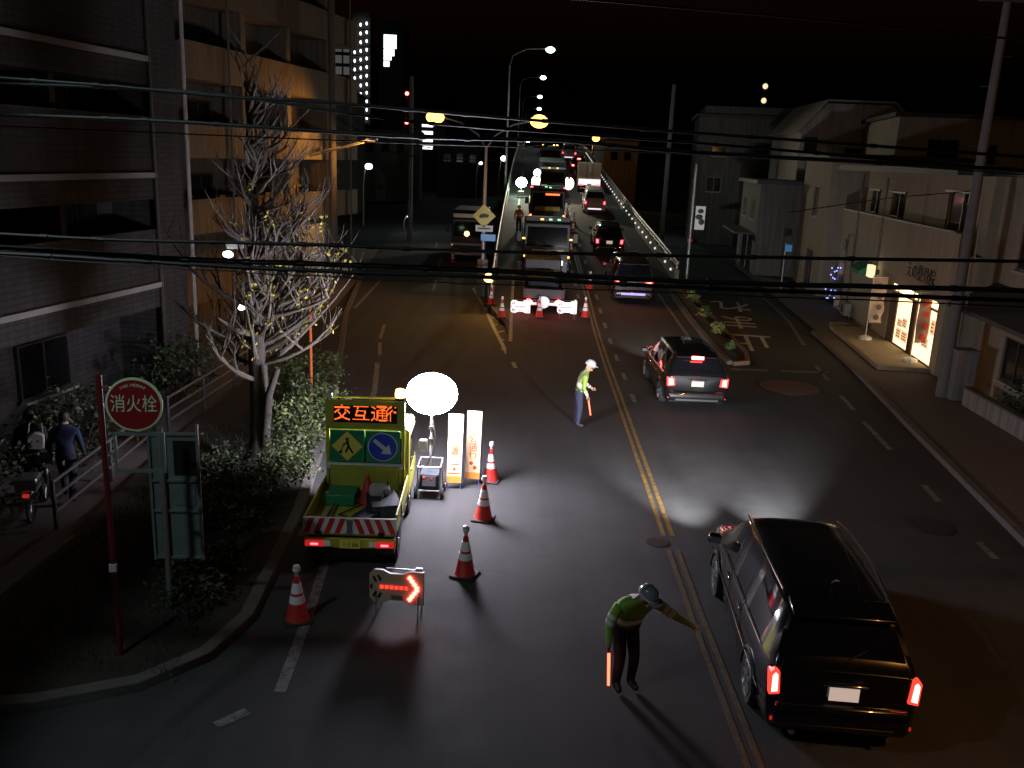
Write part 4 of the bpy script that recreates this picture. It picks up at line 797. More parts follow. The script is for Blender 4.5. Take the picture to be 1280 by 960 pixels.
# nobori banners, blue sign, planter by the shop
def banner(label, loc, rz, m, seed):
    t = thing('banner', label, 'banner', loc, rz); random.seed(seed)
    MB().lathe([(.26, 0), (.24, .1), (.06, .16)], n=8).build('base', M['white'], t); MB().tube([(0, 0, .1), (0, 0, 2.5)], .016, 8).tube([(0, 0, 2.42), (.55, 0, 2.46)], .012, 6).build('pole', M['white'], t)
    mb = MB(); n = 16; vs = []
    for i in range(n+1):
        z = 2.42-i*1.75/n
        for k in range(6): u = k/5; vs.append((.03+u*.5*(1-.18*math.sin(i*.5+seed)**2*(i/n)), .07*math.sin(i*.62+u*2.6+seed)*(i/n+.15), z+.015*math.sin(u*4)))
    mb.add(vs, [(i*6+k, i*6+k+1, i*6+k+7, i*6+k+6) for i in range(n) for k in range(5)]); c = mb.build('cloth', M[m], t)
    for i in range(4): MB().ell((.26+.06*math.sin(i), -.09, 2.1-i*.4), (.1, .004, .11), 10, 6).build('printed_blot', M['redink' if m != 'fabric' else 'frame'], t)
    return t
banner('pale nobori banner on the left end of the lit step', (13.72, 33.9, .24), R(-12), 'fabric', 1)
banner('reddish nobori banner twisted in front of the lit doorway', (*g(1137, 452, .24)[:2], .24), R(-14), 'fabric2', 2)
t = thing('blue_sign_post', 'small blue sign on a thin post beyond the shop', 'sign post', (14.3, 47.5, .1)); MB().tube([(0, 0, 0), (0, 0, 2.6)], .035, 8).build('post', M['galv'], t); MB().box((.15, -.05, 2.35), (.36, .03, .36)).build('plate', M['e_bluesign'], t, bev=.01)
t = thing('stone_slab', 'flat pale stone lying on the pavement by the cream wall', 'stone', (14.0, 37.6, .1), .3); MB().prism([(-.5, -.2), (.1, -.28), (.5, -.1), (.42, .2), (-.3, .26)], 'z', 0, .1).build('slab', M['ledge'], t, bev=.03); MB().box((0, 0, .115), (.5, .25, .028)).build('top', M['ledge'], t, bev=.01)
# ---------------------------------------------------------------- vehicles
def half_ring(k):
    if k[0] == 'G':
        _, y, zt, wr, zb, wb = k; wm = wr+(wb-wr)*.45; zm = zb+(zt-.06-zb)*.5; dz = max(.01, zt-zb)
        return [(wb*.93, .24), (wb*.985, .34), (wb*1.0, .62), (wb*.995, zb-.05), (wb*.965, zb), (wm*1.0, zb+dz*.5), (wr+.015, zt-dz*.09), (wr-.06, zt-dz*.015), (wr*.55, zt+.015), (0, zt+.022)], y
    _, y, zt, wb = k
    return [(wb*.93, .24), (wb*.985, .34), (wb, min(.62, zt-.1)), (wb*.99, zt-.05), (wb*.95, zt-.015), (wb*.86, zt), (wb*.74, zt+.008), (wb*.6, zt+.012), (wb*.32, zt+.015), (0, zt+.016)], y
CARS = {
 'wagon': dict(L=4.75, st=[('H',0,.98,.8),('G',.05,1.05,.76,1.0,.85),('G',.40,1.53,.63,1.03,.89),('G',.60,1.62,.63,1.03,.9),('G',1.6,1.67,.65,1.0,.9),('G',2.5,1.67,.65,.98,.9),('G',3.05,1.61,.63,.97,.9),('G',3.85,1.08,.68,.96,.87),('H',4.3,.92,.84),('H',4.66,.78,.75),('H',4.75,.58,.68)], rw=(1,2), ws=(6,7), sw=[(3,4),(4,5),(5,6)], wheels=(.86, 3.68), wr=.33),
 'suv': dict(L=4.55, st=[('H',0,1.05,.8),('G',.05,1.12,.75,1.06,.86),('G',.42,1.56,.62,1.08,.9),('G',.62,1.66,.62,1.08,.91),('G',1.5,1.7,.65,1.05,.91),('G',2.4,1.69,.65,1.03,.91),('G',2.9,1.62,.63,1.02,.91),('G',3.6,1.12,.7,1.0,.88),('H',4.15,1.0,.85),('H',4.48,.84,.76),('H',4.55,.6,.7)], rw=(1,2), ws=(6,7), sw=[(3,4),(4,5),(5,6)], wheels=(.82, 3.55), wr=.36),
 'van': dict(L=4.85, st=[('H',0,1.08,.82),('G',.04,1.14,.8,1.08,.86),('G',.24,1.72,.68,1.1,.9),('G',.40,1.82,.68,1.1,.91),('G',1.6,1.86,.7,1.06,.91),('G',2.9,1.85,.7,1.04,.91),('G',3.5,1.72,.68,1.03,.9),('G',4.2,1.12,.72,1.0,.87),('H',4.5,1.0,.82),('H',4.8,.82,.74),('H',4.85,.6,.68)], rw=(1,2), ws=(6,7), sw=[(3,4),(4,5),(5,6)], wheels=(.9, 3.8), wr=.34),
 'hatch': dict(L=4.0, st=[('H',0,.98,.74),('G',.05,1.04,.7,.99,.8),('G',.34,1.46,.6,1.0,.84),('G',.5,1.55,.6,1.0,.85),('G',1.3,1.6,.61,.98,.85),('G',2.1,1.59,.61,.97,.85),('G',2.6,1.5,.6,.96,.85),('G',3.3,1.04,.66,.94,.82),('H',3.7,.92,.78),('H',3.95,.75,.7),('H',4.0,.55,.64)], rw=(1,2), ws=(6,7), sw=[(3,4),(4,5),(5,6)], wheels=(.65, 3.15), wr=.31),
}
def car(name, label, cat, loc, rz, kind, paint, tail='slim', lit='e_red', group=None, brake=False, plate='plate', heads=False, glow=None):
    D = CARS[kind]; st = D['st']; t = thing(name, label, cat, loc, rz, group); K = 5
    rings = [half_ring(k) for k in st]; NJ = 10; grid = []; tags = []
    for i in range(len(st)-1):
        for k in range(K):
            s = k/K; row = []; ys_ = [rings[max(0, min(len(st)-1, i+d))][1] for d in (-1, 0, 1, 2)]
            def cr(p0, p1, p2, p3):
                v = .5*(2*p1+(p2-p0)*s+(2*p0-5*p1+4*p2-p3)*s*s+(3*p1-p0-3*p2+p3)*s**3)
                return min(max(v, min(p1, p2)-.012), max(p1, p2)+.012)
            for j in range(NJ):
                q = [rings[max(0, min(len(st)-1, i+d))][0][j] for d in (-1, 0, 1, 2)]
                row.append((cr(*[a[0] for a in q]), ys_[1]+(ys_[2]-ys_[1])*s, cr(*[a[1] for a in q])))
            grid.append(row); tags.append((i, k))
    grid.append([(x, rings[-1][1], z) for x, z in rings[-1][0]])
    zones = {'body': MB(), 'rear_window': MB(), 'windscreen': MB()}
    for a, b in D['sw']:
        for sg in (-1, 1): zones[('side_window', a, sg)] = MB()
    V = []
    for row in grid: V.append([(x, y, z) for x, y, z in row]+[(-x, y, z) for x, y, z in row[:-1]][::-1])
    W2 = 2*NJ-1
    for r_ in range(len(grid)-1):
        i, k = tags[r_]
        for j in range(W2-1):
            jj = j if j < NJ-1 else W2-2-j; z = 'body'; sg = 1 if j < NJ-1 else -1
            if D['rw'][0] <= i < D['rw'][1] and jj >= 7 and (k >= 1 or i > D['rw'][0]): z = 'rear_window'
            elif D['ws'][0] <= i < D['ws'][1] and jj >= 6: z = 'windscreen'
            else:
                for a, b in D['sw']:
                    if a <= i < b and jj in (4, 5) and not (k == K-1 and i != D['sw'][-1][0]) : z = ('side_window', a, sg)
            zones[z].add([V[r_][j], V[r_][j+1], V[r_+1][j+1], V[r_+1][j]], [(0, 1, 2, 3)])
    zones['body'].poly(V[0]); zones['body'].poly(V[-1][::-1]); n = len(grid)
    zones['body'].add([V[0][0], V[0][-1], V[-1][-1], V[-1][0]], [(0, 1, 2, 3)])
    def weld(mb, nm, m, par=t):
        o = mb.build(nm, m, par, smooth=False); b = bmesh.new(); b.from_mesh(o.data); bmesh.ops.remove_doubles(b, verts=b.verts, dist=.0015)
        bmesh.ops.recalc_face_normals(b, faces=b.faces); b.to_mesh(o.data); b.free()
        o.data.polygons.foreach_set('use_smooth', [True]*len(o.data.polygons)); o.data.set_sharp_from_angle(angle=R(50)); return o
    body = weld(zones.pop('body'), 'body', M[paint])
    for z, mb in zones.items(): weld(mb, z if isinstance(z, str) else 'side_window', M['carglass'])
    wb = st[4][5]; L = D['L']; zt = st[0][2]; wtail = st[0][3]
    for y in D['wheels']:
        for sg in (-1, 1):
            q = Matrix.Translation((sg*(wb-.1), y, D['wr'])) @ Matrix.Rotation(PI/2, 4, 'Y')
            w_ = MB().lathe([(D['wr']*.66, -.1), (D['wr']*.94, -.115), (D['wr'], -.08), (D['wr'], .08), (D['wr']*.94, .115), (D['wr']*.66, .1)], n=28, M=q).build('wheel', M['rubber'], t)
            rm = MB()
            for k in range(7): rm.box((0, 0, 0), (.05, D['wr']*.62, .03), M=q @ Matrix.Translation((0, 0, sg*.1)) @ Matrix.Rotation(k*2*PI/7, 4, 'Z') @ Matrix.Translation((0, D['wr']*.33, 0)))
            rm.lathe([(D['wr']*.62, .095*sg), (D['wr']*.66, .118*sg), (D['wr']*.7, .1*sg)], n=28, M=q).lathe([(.06, .09*sg), (.05, .13*sg)], n=12, M=q); rm.build('rim', M['silver'], w_)
            ar = MB(); ar.tube([(sg*(wb+.004), y+(D['wr']+.05)*math.cos(a*PI/10), D['wr']+(D['wr']+.05)*math.sin(a*PI/10)) for a in range(0, 11)], .03, 6); ar.build('wheel_arch', M['black'], t)
    for sg in (-1, 1):                                       # mirrors, handles, tail lamps
        ym = st[D['ws'][1]][1]-.35; zb = st[D['ws'][1]][4]
        m_ = MB().box((sg*(wb+.1), ym, zb+.09), (.2, .14, .15), rz=sg*.2).build('wing_mirror', M[paint], t, bev=.04); MB().box((sg*(wb+.1), ym-.075, zb+.09), (.16, .01, .11), rz=sg*.2).build('mirror_glass', M['chrome'], m_, bev=.01)
        for a, b in D['sw'][1:]: yy = st[a][1]+.14; MB().box((sg*(wb+.012), yy, .86), (.03, .2, .035)).build('door_handle', M['chrome'], t, bev=.008)
        if tail == 'slim': tl = [(wtail*.9, zt-.28), (wtail*1.06, zt-.3), (wtail*1.07, zt-.02), (wtail*1.0, zt+.04), (wtail*.93, zt)]
        elif tail == 'wide': tl = [(wtail*.55, zt-.25), (wtail*1.04, zt-.27), (wtail*1.06, zt-.06), (wtail*.58, zt-.1)]
        else: tl = [(wtail*.76, zt-.3), (wtail*1.05, zt-.32), (wtail*1.07, zt-.03), (wtail*.8, zt-.05)]
        o = MB().prism([(sg*x, z) for x, z in tl], 'y', -.03, .14).build('tail_lamp', M['e_ledrd' if lit == 'e_redb' else 'e_reddim'], t, bev=.015); c = [sum(p[0] for p in tl)/len(tl), sum(p[1] for p in tl)/len(tl)]
        MB().prism([(sg*(c[0]+(x-c[0])*.55), c[1]+(z-c[1])*.75) for x, z in tl], 'y', -.042, -.031).build('lit_core', M[lit], o, bev=.004)
        MB().box((sg*wtail*.9, -.03, .38), (.17, .02, .045)).build('reflector', M['e_reddim'], t, bev=.006)
        MB().prism([(sg*x, z) for x, z in ((.45, .62), (.66, .64), (.7, .76), (.5, .74))], 'y', L-.12, L-.02).build('headlamp', M['e_head' if heads else 'silver'], t, bev=.01)
    MB().box((0, -.035, zt-.22), (.34, .012, .17)).build('number_plate', M[plate], t, bev=.004); MB().box((0, -.045, zt-.1), (.5, .05, .035)).build('plate_garnish', M['chrome'], t, bev=.01)
    b = MB(); b.prism([(-.06, .3), (-.08, .36), (-.07, .54), (-.02, .6), (.12, .6), (.12, .3)], 'x', -wtail*.97, wtail*.97); b.build('rear_bumper', M[paint], t, bev=.04, seg=3); MB().box((0, -.075, .33), (wtail*1.5, .03, .07)).build('bumper_trim', M['black'], t, bev=.01)
    a, c = st[D['rw'][1]], st[D['rw'][1]+1]
    MB().prism([(a[1]-.14, a[2]+.0), (a[1]-.13, a[2]+.045), (c[1], c[2]+.03), (c[1], c[2]-.01)], 'x', -a[3]*.94, a[3]*.94).build('spoiler', M[paint], t, bev=.015)
    if brake: MB().box((0, a[1]-.16, a[2]+.012), (.34, .05, .1)).build('brake_lamp', M['e_redb'], t, bev=.01)
    MB().tube([(0, a[1]*.22, a[2]-.42), (.26, a[1]*.42+.0, a[2]-.3)], .012, 6).build('rear_wiper', M['black'], t)
    if glow: MB().box((0, -.1, .44), (wtail*1.3, .012, .1)).build('bumper_glow', M[glow], t, bev=.005)  # emissive strip stands in for light on the bumper; no lamp there
    return t
# the big black car in front
p0 = Vector((3.97, 8.98, 0))
bc = car('black_wagon', 'large glossy black wagon driving off at lower right, roof seen from above', 'car', p0, R(-4), 'wagon', 'carblack', 'slim', 'e_redb', plate='e_plate')
MB().tube([(.62, .75, 1.64), (.67, 1.7, 1.71), (.67, 2.5, 1.71), (.64, 3.0, 1.66)], .014, 8).tube([(-.62, .75, 1.64), (-.67, 1.7, 1.71), (-.67, 2.5, 1.71), (-.64, 3.0, 1.66)], .014, 8).build('roof_rail', M['chrome'], bc)
MB().tube([(0, .9, 1.69), (0, .8, 1.78), (0, .66, 1.84)], [.02, .014, .006], 6).build('antenna', M['black'], bc)
for sg in (-1, 1):
    MB().tube([(sg*.908, .3, .56), (sg*.918, 2, .6), (sg*.9, 4.2, .6)], .009, 6).build('side_moulding', M['chrome'], bc); MB().tube([(sg*.88, .5, 1.04), (sg*.89, 1.6, 1.01), (sg*.89, 2.5, .99), (sg*.88, 3.5, .98)], .009, 6).build('window_trim', M['chrome'], bc)
for sg in (-1, 1): spot('headlight_beam', Matrix.Rotation(R(-3), 4, 'Z') @ Vector((sg*.62, 4.85, .68))+p0, Matrix.Rotation(R(-3), 4, 'Z') @ Vector((sg*1.9-.3, 22, .3))+p0, 5200, (.95, .95, 1), 48, 1, .06)
sp = g(876, 505, 0); sv = car('black_suv', 'black estate car braking beside the flower strip with bright red lamps', 'car', (5.1, 23.5, 0), R(.5), 'suv', 'carblack', 'mid', 'e_redb', brake=True, plate='e_plate')
for sg in (-1, 1): spot('headlight_beam', (5.3+sg*.62, 28.1, .75), (5.6+sg*.9, 50, .3), 900, (1, .95, .88), 44, 1, .06)
sv.scale = (1, 1, .9); sv['label'] = 'black estate car braking beside the flower strip with bright red lamps'
p = gd(791, 371, .3); slope = math.atan(.09)
vn = car('dark_van', 'tall dark purple van with doubled red lamps on the ramp', 'van', p, R(-.5), 'van', 'carpurple', 'wide', 'e_redb', glow='e_violet'); vn.rotation_euler.x = slope*.6
p = gd(761, 313, .3); ht = car('dark_hatchback', 'dark hatchback climbing the ramp ahead of the purple van', 'car', p, R(-1), 'hatch', 'carnavy', 'mid', 'e_red', plate='e_plate'); ht.rotation_euler.x = slope
p = gd(743, 263, .3); wv2 = car('white_van', 'small white van with a brightly lit tail on the flyover', 'van', p, R(-2), 'van', 'carwhite', 'mid', 'e_red', glow='e_pink'); wv2.rotation_euler.x = slope; wv2.scale = (.92, .92, .95)
p = gd(723, 213, .3); rc = car('dark_car', 'far dark car with orange red lamps near the top of the flyover', 'car', p, R(-2), 'hatch', 'carblack', 'wide', 'e_redb', brake=True); rc.rotation_euler.x = slope
p = gd(711, 198, .3); wc = car('white_car', 'farthest white car glowing pale at the top of the flyover', 'car', p, R(-2), 'van', 'carwhite', 'mid', 'e_red', glow='e_pink'); wc.rotation_euler.x = slope
# trucks
def truck(name, label, loc, rz, L, W, cabh, paint, bed, kind, rear='e_red', group=None, cat='truck', header=None, marks=None):
    """y=0 is the tail, y=L the nose"""
    t = thing(name, label, cat, loc, rz, group); w = W/2; cl = 1.75; fl = .95 if L > 5 else .7
    MB().bb((-w*.55, .2, fl-.3), (w*.55, L-.4, fl-.06)).build('chassis', M['hull'], t, bev=.02)
    MB().prism([(L-cl, .5), (L-.02, .5), (L, 1.25 if cabh > 2.2 else .95), (L-.16, cabh-.1), (L-.3, cabh), (L-cl, cabh)], 'x', -w*.97, w*.97).build('cab', M[paint], t, bev=.06, seg=3)
    z0 = cabh*.56; z1 = cabh*.9
    ws = MB(); f = lambda z: L-.16*(z-(1.25 if cabh > 2.2 else .95))/(cabh-.1-(1.25 if cabh > 2.2 else .95))
    ws.add([(-w*.86, f(z0)+.006, z0), (w*.86, f(z0)+.006, z0), (w*.82, f(z1)+.006, z1), (-w*.82, f(z1)+.006, z1), (-w*.86, f(z0)-.02, z0), (w*.86, f(z0)-.02, z0), (w*.82, f(z1)-.02, z1), (-w*.82, f(z1)-.02, z1)], [(0, 1, 2, 3), (4, 7, 6, 5), (0, 4, 5, 1), (1, 5, 6, 2), (2, 6, 7, 3), (3, 7, 4, 0)]); ws.build('windscreen', M['carglass'], t)
    for sg in (-1, 1):
        MB().bb((sg*w*.972, L-cl+.45, z0), (sg*w*.985, L-.35, z1-.05)).build('side_window', M['carglass'], t)
        MB().box((sg*(w+.2), L-.1, cabh*.72), (.2, .08, .42)).tube([(sg*w*.95, L-.2, cabh*.85), (sg*(w+.2), L-.1, cabh*.83)], .018, 6).build('wing_mirror', M['black'], t)
        MB().box((sg*w*.72, L+.03, .72 if cabh > 2.2 else .62), (.36, .04, .17)).build('headlamp', M['silver'], t, bev=.02)
        MB().box((sg*w*.92, L-.02, 1.05), (.1, .05, .1)).build('indicator', M['e_amberd'], t, bev=.01)
        MB().box((sg*w*.75, -.03, fl-.17), (.36, .05, .13)).build('tail_lamp', M[rear], t, bev=.01)
    MB().bb((-w*.98, L-.1, .36), (w*.98, L+.05, .6)).build('front_bumper', M['creamp' if kind == 'cream' else paint], t, bev=.04); MB().box((0, L+.06, .48), (.34, .02, .16)).build('number_plate', M['plate'], t)
    MB().tube([(-.3, f(z0)+.02, z0+.02), (.1, f(z0+.25)+.02, z0+.3)], .01, 5).tube([(.2, f(z0)+.02, z0+.02), (.6, f(z0+.25)+.02, z0+.3)], .01, 5).build('wiper', M['black'], t)
    if kind in ('dump', 'flat'):
        h = .55 if kind == 'dump' else .38; b = MB()
        b.bb((-w, .03, fl), (w, L-cl-.12, fl+.08)); b.bb((-w, .03, fl+.08), (-w+.06, L-cl-.12, fl+h)); b.bb((w-.06, .03, fl+.08), (w, L-cl-.12, fl+h)); b.bb((-w+.06, L-cl-.2, fl+.08), (w-.06, L-cl-.12, fl+h+.45))
        bd = b.build('load_bed', M[bed], t, bev=.01); MB().bb((-w+.061, .03, fl+.08), (w-.061, .09, fl+h)).build('tailgate', M[bed], bd, bev=.01)
        for k in range(4): MB().bb((-w-.03, .3+k*(L-cl-.8)/3.2, fl+.01), (-w-.001, .4+k*(L-cl-.8)/3.2, fl+h)).bb((w+.001, .3+k*(L-cl-.8)/3.2, fl+.01), (w+.03, .4+k*(L-cl-.8)/3.2, fl+h)).build('bed_rib', M[bed], bd)
    else:
        MB().bb((-w, .03, fl), (w, L-cl-.15, cabh+.35)).build('box_body', M[bed], t, bev=.04); q = MB().bb((-.015, -.0, fl+.1), (.015, .026, cabh+.25)); 
        for sg in (-1, 1): q.tube([(sg*.3, .0, fl+.1), (sg*.3, .0, cabh+.25)], .018, 6)
        q.build('door_bar', M['steel'], t)
    MB().bb((-w*.8, -.02, .42), (w*.8, .05, .54)).build('rear_guard', M['steel'], t); MB().box((0, -.05, fl-.18), (.34, .02, .17)).build('number_plate', M['plate'], t)
    rr = .42 if L > 5 else .28
    for y in ((L-.95,) + ((1.1, 2.2) if L > 6.5 else (max(.75, L*.2),))):
        for sg in (-1, 1):
            q = Matrix.Translation((sg*(w-.16), y, rr)) @ Matrix.Rotation(PI/2, 4, 'Y'); w_ = MB().lathe([(rr*.6, -.11), (rr*.95, -.12), (rr, -.08), (rr, .08), (rr*.95, .12), (rr*.6, .11)], n=24, M=q).build('wheel', M['rubber'], t)
            MB().lathe([(rr*.6, sg*.09), (rr*.3, sg*.06), (rr*.25, sg*.12), (.05, sg*.12)], n=20, M=q).build('rim', M['steel'], w_)
    if header: MB().bb((-w*.92, L-.34, cabh-.02), (w*.92, L-.12, cabh+.22)).build('roof_header', M[header], t, bev=.03)
    for (x, z, m) in (marks or []): MB().box((x*w, L-.1, z), (.16, .07, .08)).build('marker_lamp', M[m], t, bev=.02)
    return t
p = gd(679, 384, .35); fb = truck('flatbed_truck', 'small flatbed truck with round red lamps behind the twin arrow boards', p, R(0), 4.9, 1.7, 2.0, 'hull', 'hull', 'flat', 'e_redb')
MB().box((0, 1.5, 1.25), (1.3, 1.6, .45)).box((.1, 2.4, 1.3), (.8, .5, .5), rz=.3).build('tarp_load', M['tarp'], fb, bev=.1)
for sg in (-1, 1): MB().lathe([(.14, 0), (.13, .04)], (sg*.62, -.09, .55), 16, M=RX).build('round_lamp', M['e_redb'], fb)
MB().lathe([(.26, 0), (.25, .03)], (0, -.07, .56), 20, M=RX).build('spare_wheel', M['steel'], fb)
p = gd(682, 341, .3); dt = truck('dump_truck', 'large dark dump truck facing the camera with one bright violet white headlamp', (p.x, p.y+7.2, zr(p.y+7.2)), PI, 7.2, 2.35, 2.75, 'hull', 'olive', 'dump', 'e_red', header='olive', marks=[(-.45, 2.85, 'e_green'), (-.1, 2.85, 'e_green'), (.25, 2.85, 'e_amberd'), (.98, 1.9, 'e_amberd'), (-.98, 1.9, 'e_amberd')])
MB().ell((-.66, 7.31, .78), (.17, .06, .14), 14, 8).build('lit_headlamp', M['e_head'], dt); q = MB(); q.tube([(.55-.9*k/8, 7.28, .82+.12*math.sin(PI*k/8)) for k in range(9)], .018, 6); q.build('grille_arc', M['chrome'], dt)
MB().bb((-.85, 7.1, 1.32), (.75, 7.22, 1.4)).build('dash_trim', M['creamp'], dt, bev=.01)
p = gd(683, 284, .3); d2 = truck('dump_truck', 'dark truck with green roof lamps and an orange LED bar facing the camera', (p.x, p.y+6.8, zr(p.y+6.8)), PI, 6.8, 2.3, 2.7, 'hull', 'olive', 'dump', 'e_red', header='hull', marks=[(-.92, 2.8, 'e_red'), (.92, 2.8, 'e_red'), (-.12, 2.8, 'e_green'), (.12, 2.84, 'e_green'), (.95, .98, 'e_red'), (-.95, .98, 'e_red')])
MB().bb((-.75, 6.72, 2.32), (.15, 6.79, 2.42)).build('led_bar', M['e_led'], d2); MB().bb((-.8, 6.86, 1.36), (.8, 6.92, 1.62)).build('dash_trim', M['ylwd'], d2, bev=.01)
p = gd(690, 246, .3); d3 = truck('work_truck', 'work truck under two dazzling warm floodlights high on the flyover', (p.x, p.y+6.5, zr(p.y+6.5)), PI, 6.5, 2.2, 2.5, 'olive', 'hull', 'box', 'e_red', marks=[(-.3, 2.55, 'e_amberd'), (.3, 2.55, 'e_amberd')])
FZ = at(687, 229, p.y).z-p.z
for sg, dz in ((-1, .0), (1, .05)): MB().ell((sg*1.3, 6.3, FZ+dz), (.42, .2, .5), 16, 10).build('floodlight', M['e_warm'], d3)
MB().tube([(-1.3, 6.4, FZ), (1.3, 6.4, FZ)], .04, 8).build('lamp_bar', M['steel'], d3); MB().ell((1.28, 6.3, FZ+.75), (.3, .2, .3), 14, 8).build('upper_floodlight', M['e_whitel'], d3)
spot('floodlight_beam', (p.x-.9, p.y-.3, p.z+3.4), (p.x+1, p.y-14, p.z-1), 2200, (1, .82, .6), 130, .6, .2)
p = gd(687, 214, .2); d4 = truck('work_truck', 'farthest dark work truck with amber lamps at the top of the flyover', (p.x, p.y+6.5, zr(p.y+6.5)), PI, 6.5, 2.2, 2.5, 'olive', 'olive', 'dump', 'e_red', marks=[(-.6, 2.8, 'e_amber'), (-.3, 2.8, 'e_amber'), (.75, 2.8, 'e_amberd')])
p = gd(736, 238, .3); bt = truck('box_truck', 'beige box truck with a bright lit tail ahead of the white van', p, R(-2), 5.8, 1.95, 2.3, 'carwhite', 'cream', 'box', 'e_red'); MB().bb((-.95, -.04, .75), (.95, .0, 1.25)).build('painted_tail_glow', M['e_pink'], bt)  # sheet over the tail glows in place of light falling on it
tk = truck('cream_truck', 'cream trimmed truck with an amber lamp on the left side road', (-2.9, 62.5, 0), R(180), 7.0, 2.2, 2.75, 'olive', 'hull', 'box', 'e_red', header='creamp')
tk.location = (-3.15, 63.2, 0); MB().ell((.1, 7.05, 1.75), (.16, .06, .16), 14, 8).build('amber_lamp', M['e_amber'], tk); MB().bb((-1.05, 7.0, 1.02), (1.05, 7.07, 1.15)).build('waist_stripe', M['creamp'], tk); tk2 = MB().bb((-1.1, 7.06, .4), (1.1, 7.12, .64)).build('bumper_plate', M['creamp'], tk, bev=.02)
for o in (dt, d2, d3, d4): o.rotation_euler.x = -math.atan(.08)
# far traffic beyond the crest and a parked car
for i, (px, py_, Y, m, lab) in enumerate(((700, 190, 140, 'e_redb', 'far car lamps glowing red beside the crest'), (689, 190, 150, 'e_whitel', 'far car lamps glaring white at the crest'), (670, 189, 160, 'e_whitel', 'far pair of white headlamps left of the crest'), (662, 191, 150, 'e_amber', 'far car with amber lamps at the left of the crest'))):
    p = at(px, py_, Y); zz = zr(Y); c = dup(ht if i == 0 else wv2, (p.x, Y, p.z-.8), 0 if m == 'e_redb' else PI, lab)
    c.name = 'far_car'; c['category'] = 'car'
    for sg in (-1, 1): MB().ell((sg*.62, 4.6 if m != 'e_redb' else -.1, .85), (.24, .1, .2), 10, 6).build('headlamp' if m != 'e_redb' else 'tail_lamp', M[m], c)
# the yellow sign truck
t = thing('sign_truck', 'small yellow work truck carrying an LED board and road signs', 'truck', (-2.49, 13.0, 0), R(1.5)); w = .737
MB().prism([(2.0, .45), (3.36, .45), (3.4, .85), (3.15, 1.72), (3.0, 1.78), (2.0, 1.78)], 'x', -w, w).build('cab', M['ylw'], t, bev=.06, seg=3)
MB().add([(-.64, 3.36, 1.02), (.64, 3.36, 1.02), (.6, 3.18, 1.64), (-.6, 3.18, 1.64)], [(0, 1, 2, 3)]).build('windscreen', M['carglass'], t)
MB().bb((-.62, 1.985, 1.1), (.62, 1.999, 1.62)).build('rear_window', M['carglass'], t)
for sg in (-1, 1):
    MB().prism([(2.25, 1.0), (3.2, 1.0), (3.08, 1.6), (2.3, 1.6)], 'x', sg*.738, sg*.748).build('side_window', M['carglass'], t); MB().box((sg*.9, 3.22, 1.1), (.17, .1, .24)).build('wing_mirror', M['silver'], t, bev=.03); MB().tube([(sg*.74, 3.2, 1.0), (sg*.86, 3.22, 1.06)], .012, 6).build('mirror_stay', M['black'], t); MB().box((sg*.755, 2.42, .9), (.02, .16, .035)).build('door_handle', M['black'], t)
    for y in (.62, 2.52):
        q = Matrix.Translation((sg*.64, y, .27)) @ Matrix.Rotation(PI/2, 4, 'Y'); w_ = MB().lathe([(.16, -.07), (.25, -.08), (.27, -.05), (.27, .05), (.25, .08), (.16, .07)], n=24, M=q).build('wheel', M['rubber'], t); MB().lathe([(.16, sg*.06), (.08, sg*.03), (.06, sg*.08), (.02, sg*.08)], n=18, M=q).build('rim', M['silver'], w_)
    MB().box((sg*.725, 1.0, .79), (.03, 1.92, .27)).build('side_gate', M['ylw'], t, bev=.008)
    o = MB().box((sg*.56, -.035, .49), (.3, .05, .09)).build('tail_lamp', M['e_reddim'], t, bev=.01); MB().box((sg*.56, -.063, .49), (.12, .006, .03)).build('lit_core', M['e_red'], o)
    MB().box((sg*.36, -.034, .49), (.1, .045, .08)).build('indicator', M['e_dim'], t, bev=.01)
MB().bb((-.7, .05, .3), (.7, 3.2, .56)).build('chassis', M['black'], t); MB().bb((-.71, .04, .6), (.71, 1.97, .655)).build('bed_floor', M['ylwd'], t); MB().bb((-.73, -.01, .41), (.73, .045, .57)).build('rear_bumper', M['ylw'], t, bev=.01)
tg = MB().bb((-.74, -.02, .655), (.74, .02, .93)).build('tailgate', M['white'], t, bev=.006); q = MB()
for sg in (-1, 1):
    for k in range(4): x = sg*(.16+k*.165); q.add([(x, -.0245, .665), (x+sg*.085, -.0245, .665), (x+sg*(.085-.1), -.0245, .92), (x-sg*.1, -.0245, .92)], [(0, 1, 2, 3)])
q.build('red_stripe', M['red'], tg, smooth=False); MB().box((0, -.03, .49), (.33, .012, .15)).build('number_plate', M['signyel'], t); text('・1 66', .1, M['black'], t, (0, -.038, .48), name='plate_lettering')
MB().prism([(-.06, .67), (.06, .67), (.035, .78), (.06, .9), (-.06, .9), (-.035, .78)], 'y', -.027, -.0205).build('gate_mark', M['silver'], tg, smooth=False)
YP = 1.72                                                   # sign rack just behind the cab
rk = MB()
for x in (-.66, .66): rk.bb((x-.03, YP, .656), (x+.03, YP+.06, 2.36))
rk.bb((-.7, YP-.01, 1.86), (.7, YP+.0, 1.9)); rk.bb((-.69, YP+.061, 2.3), (.69, YP+.1, 2.34)); rk.tube([(-.72, YP+.08, 2.42), (.72, YP+.08, 2.42)], .02, 8); rk.build('sign_rack', M['ylw'], t, smooth=False)
lbx = MB().bb((-.69, YP-.06, 1.9), (.69, YP-.012, 2.4)).build('led_board', M['ylwd'], t, bev=.01); MB().bb((-.54, YP-.068, 2.0), (.56, YP-.061, 2.31)).build('screen', M['black'], lbx)
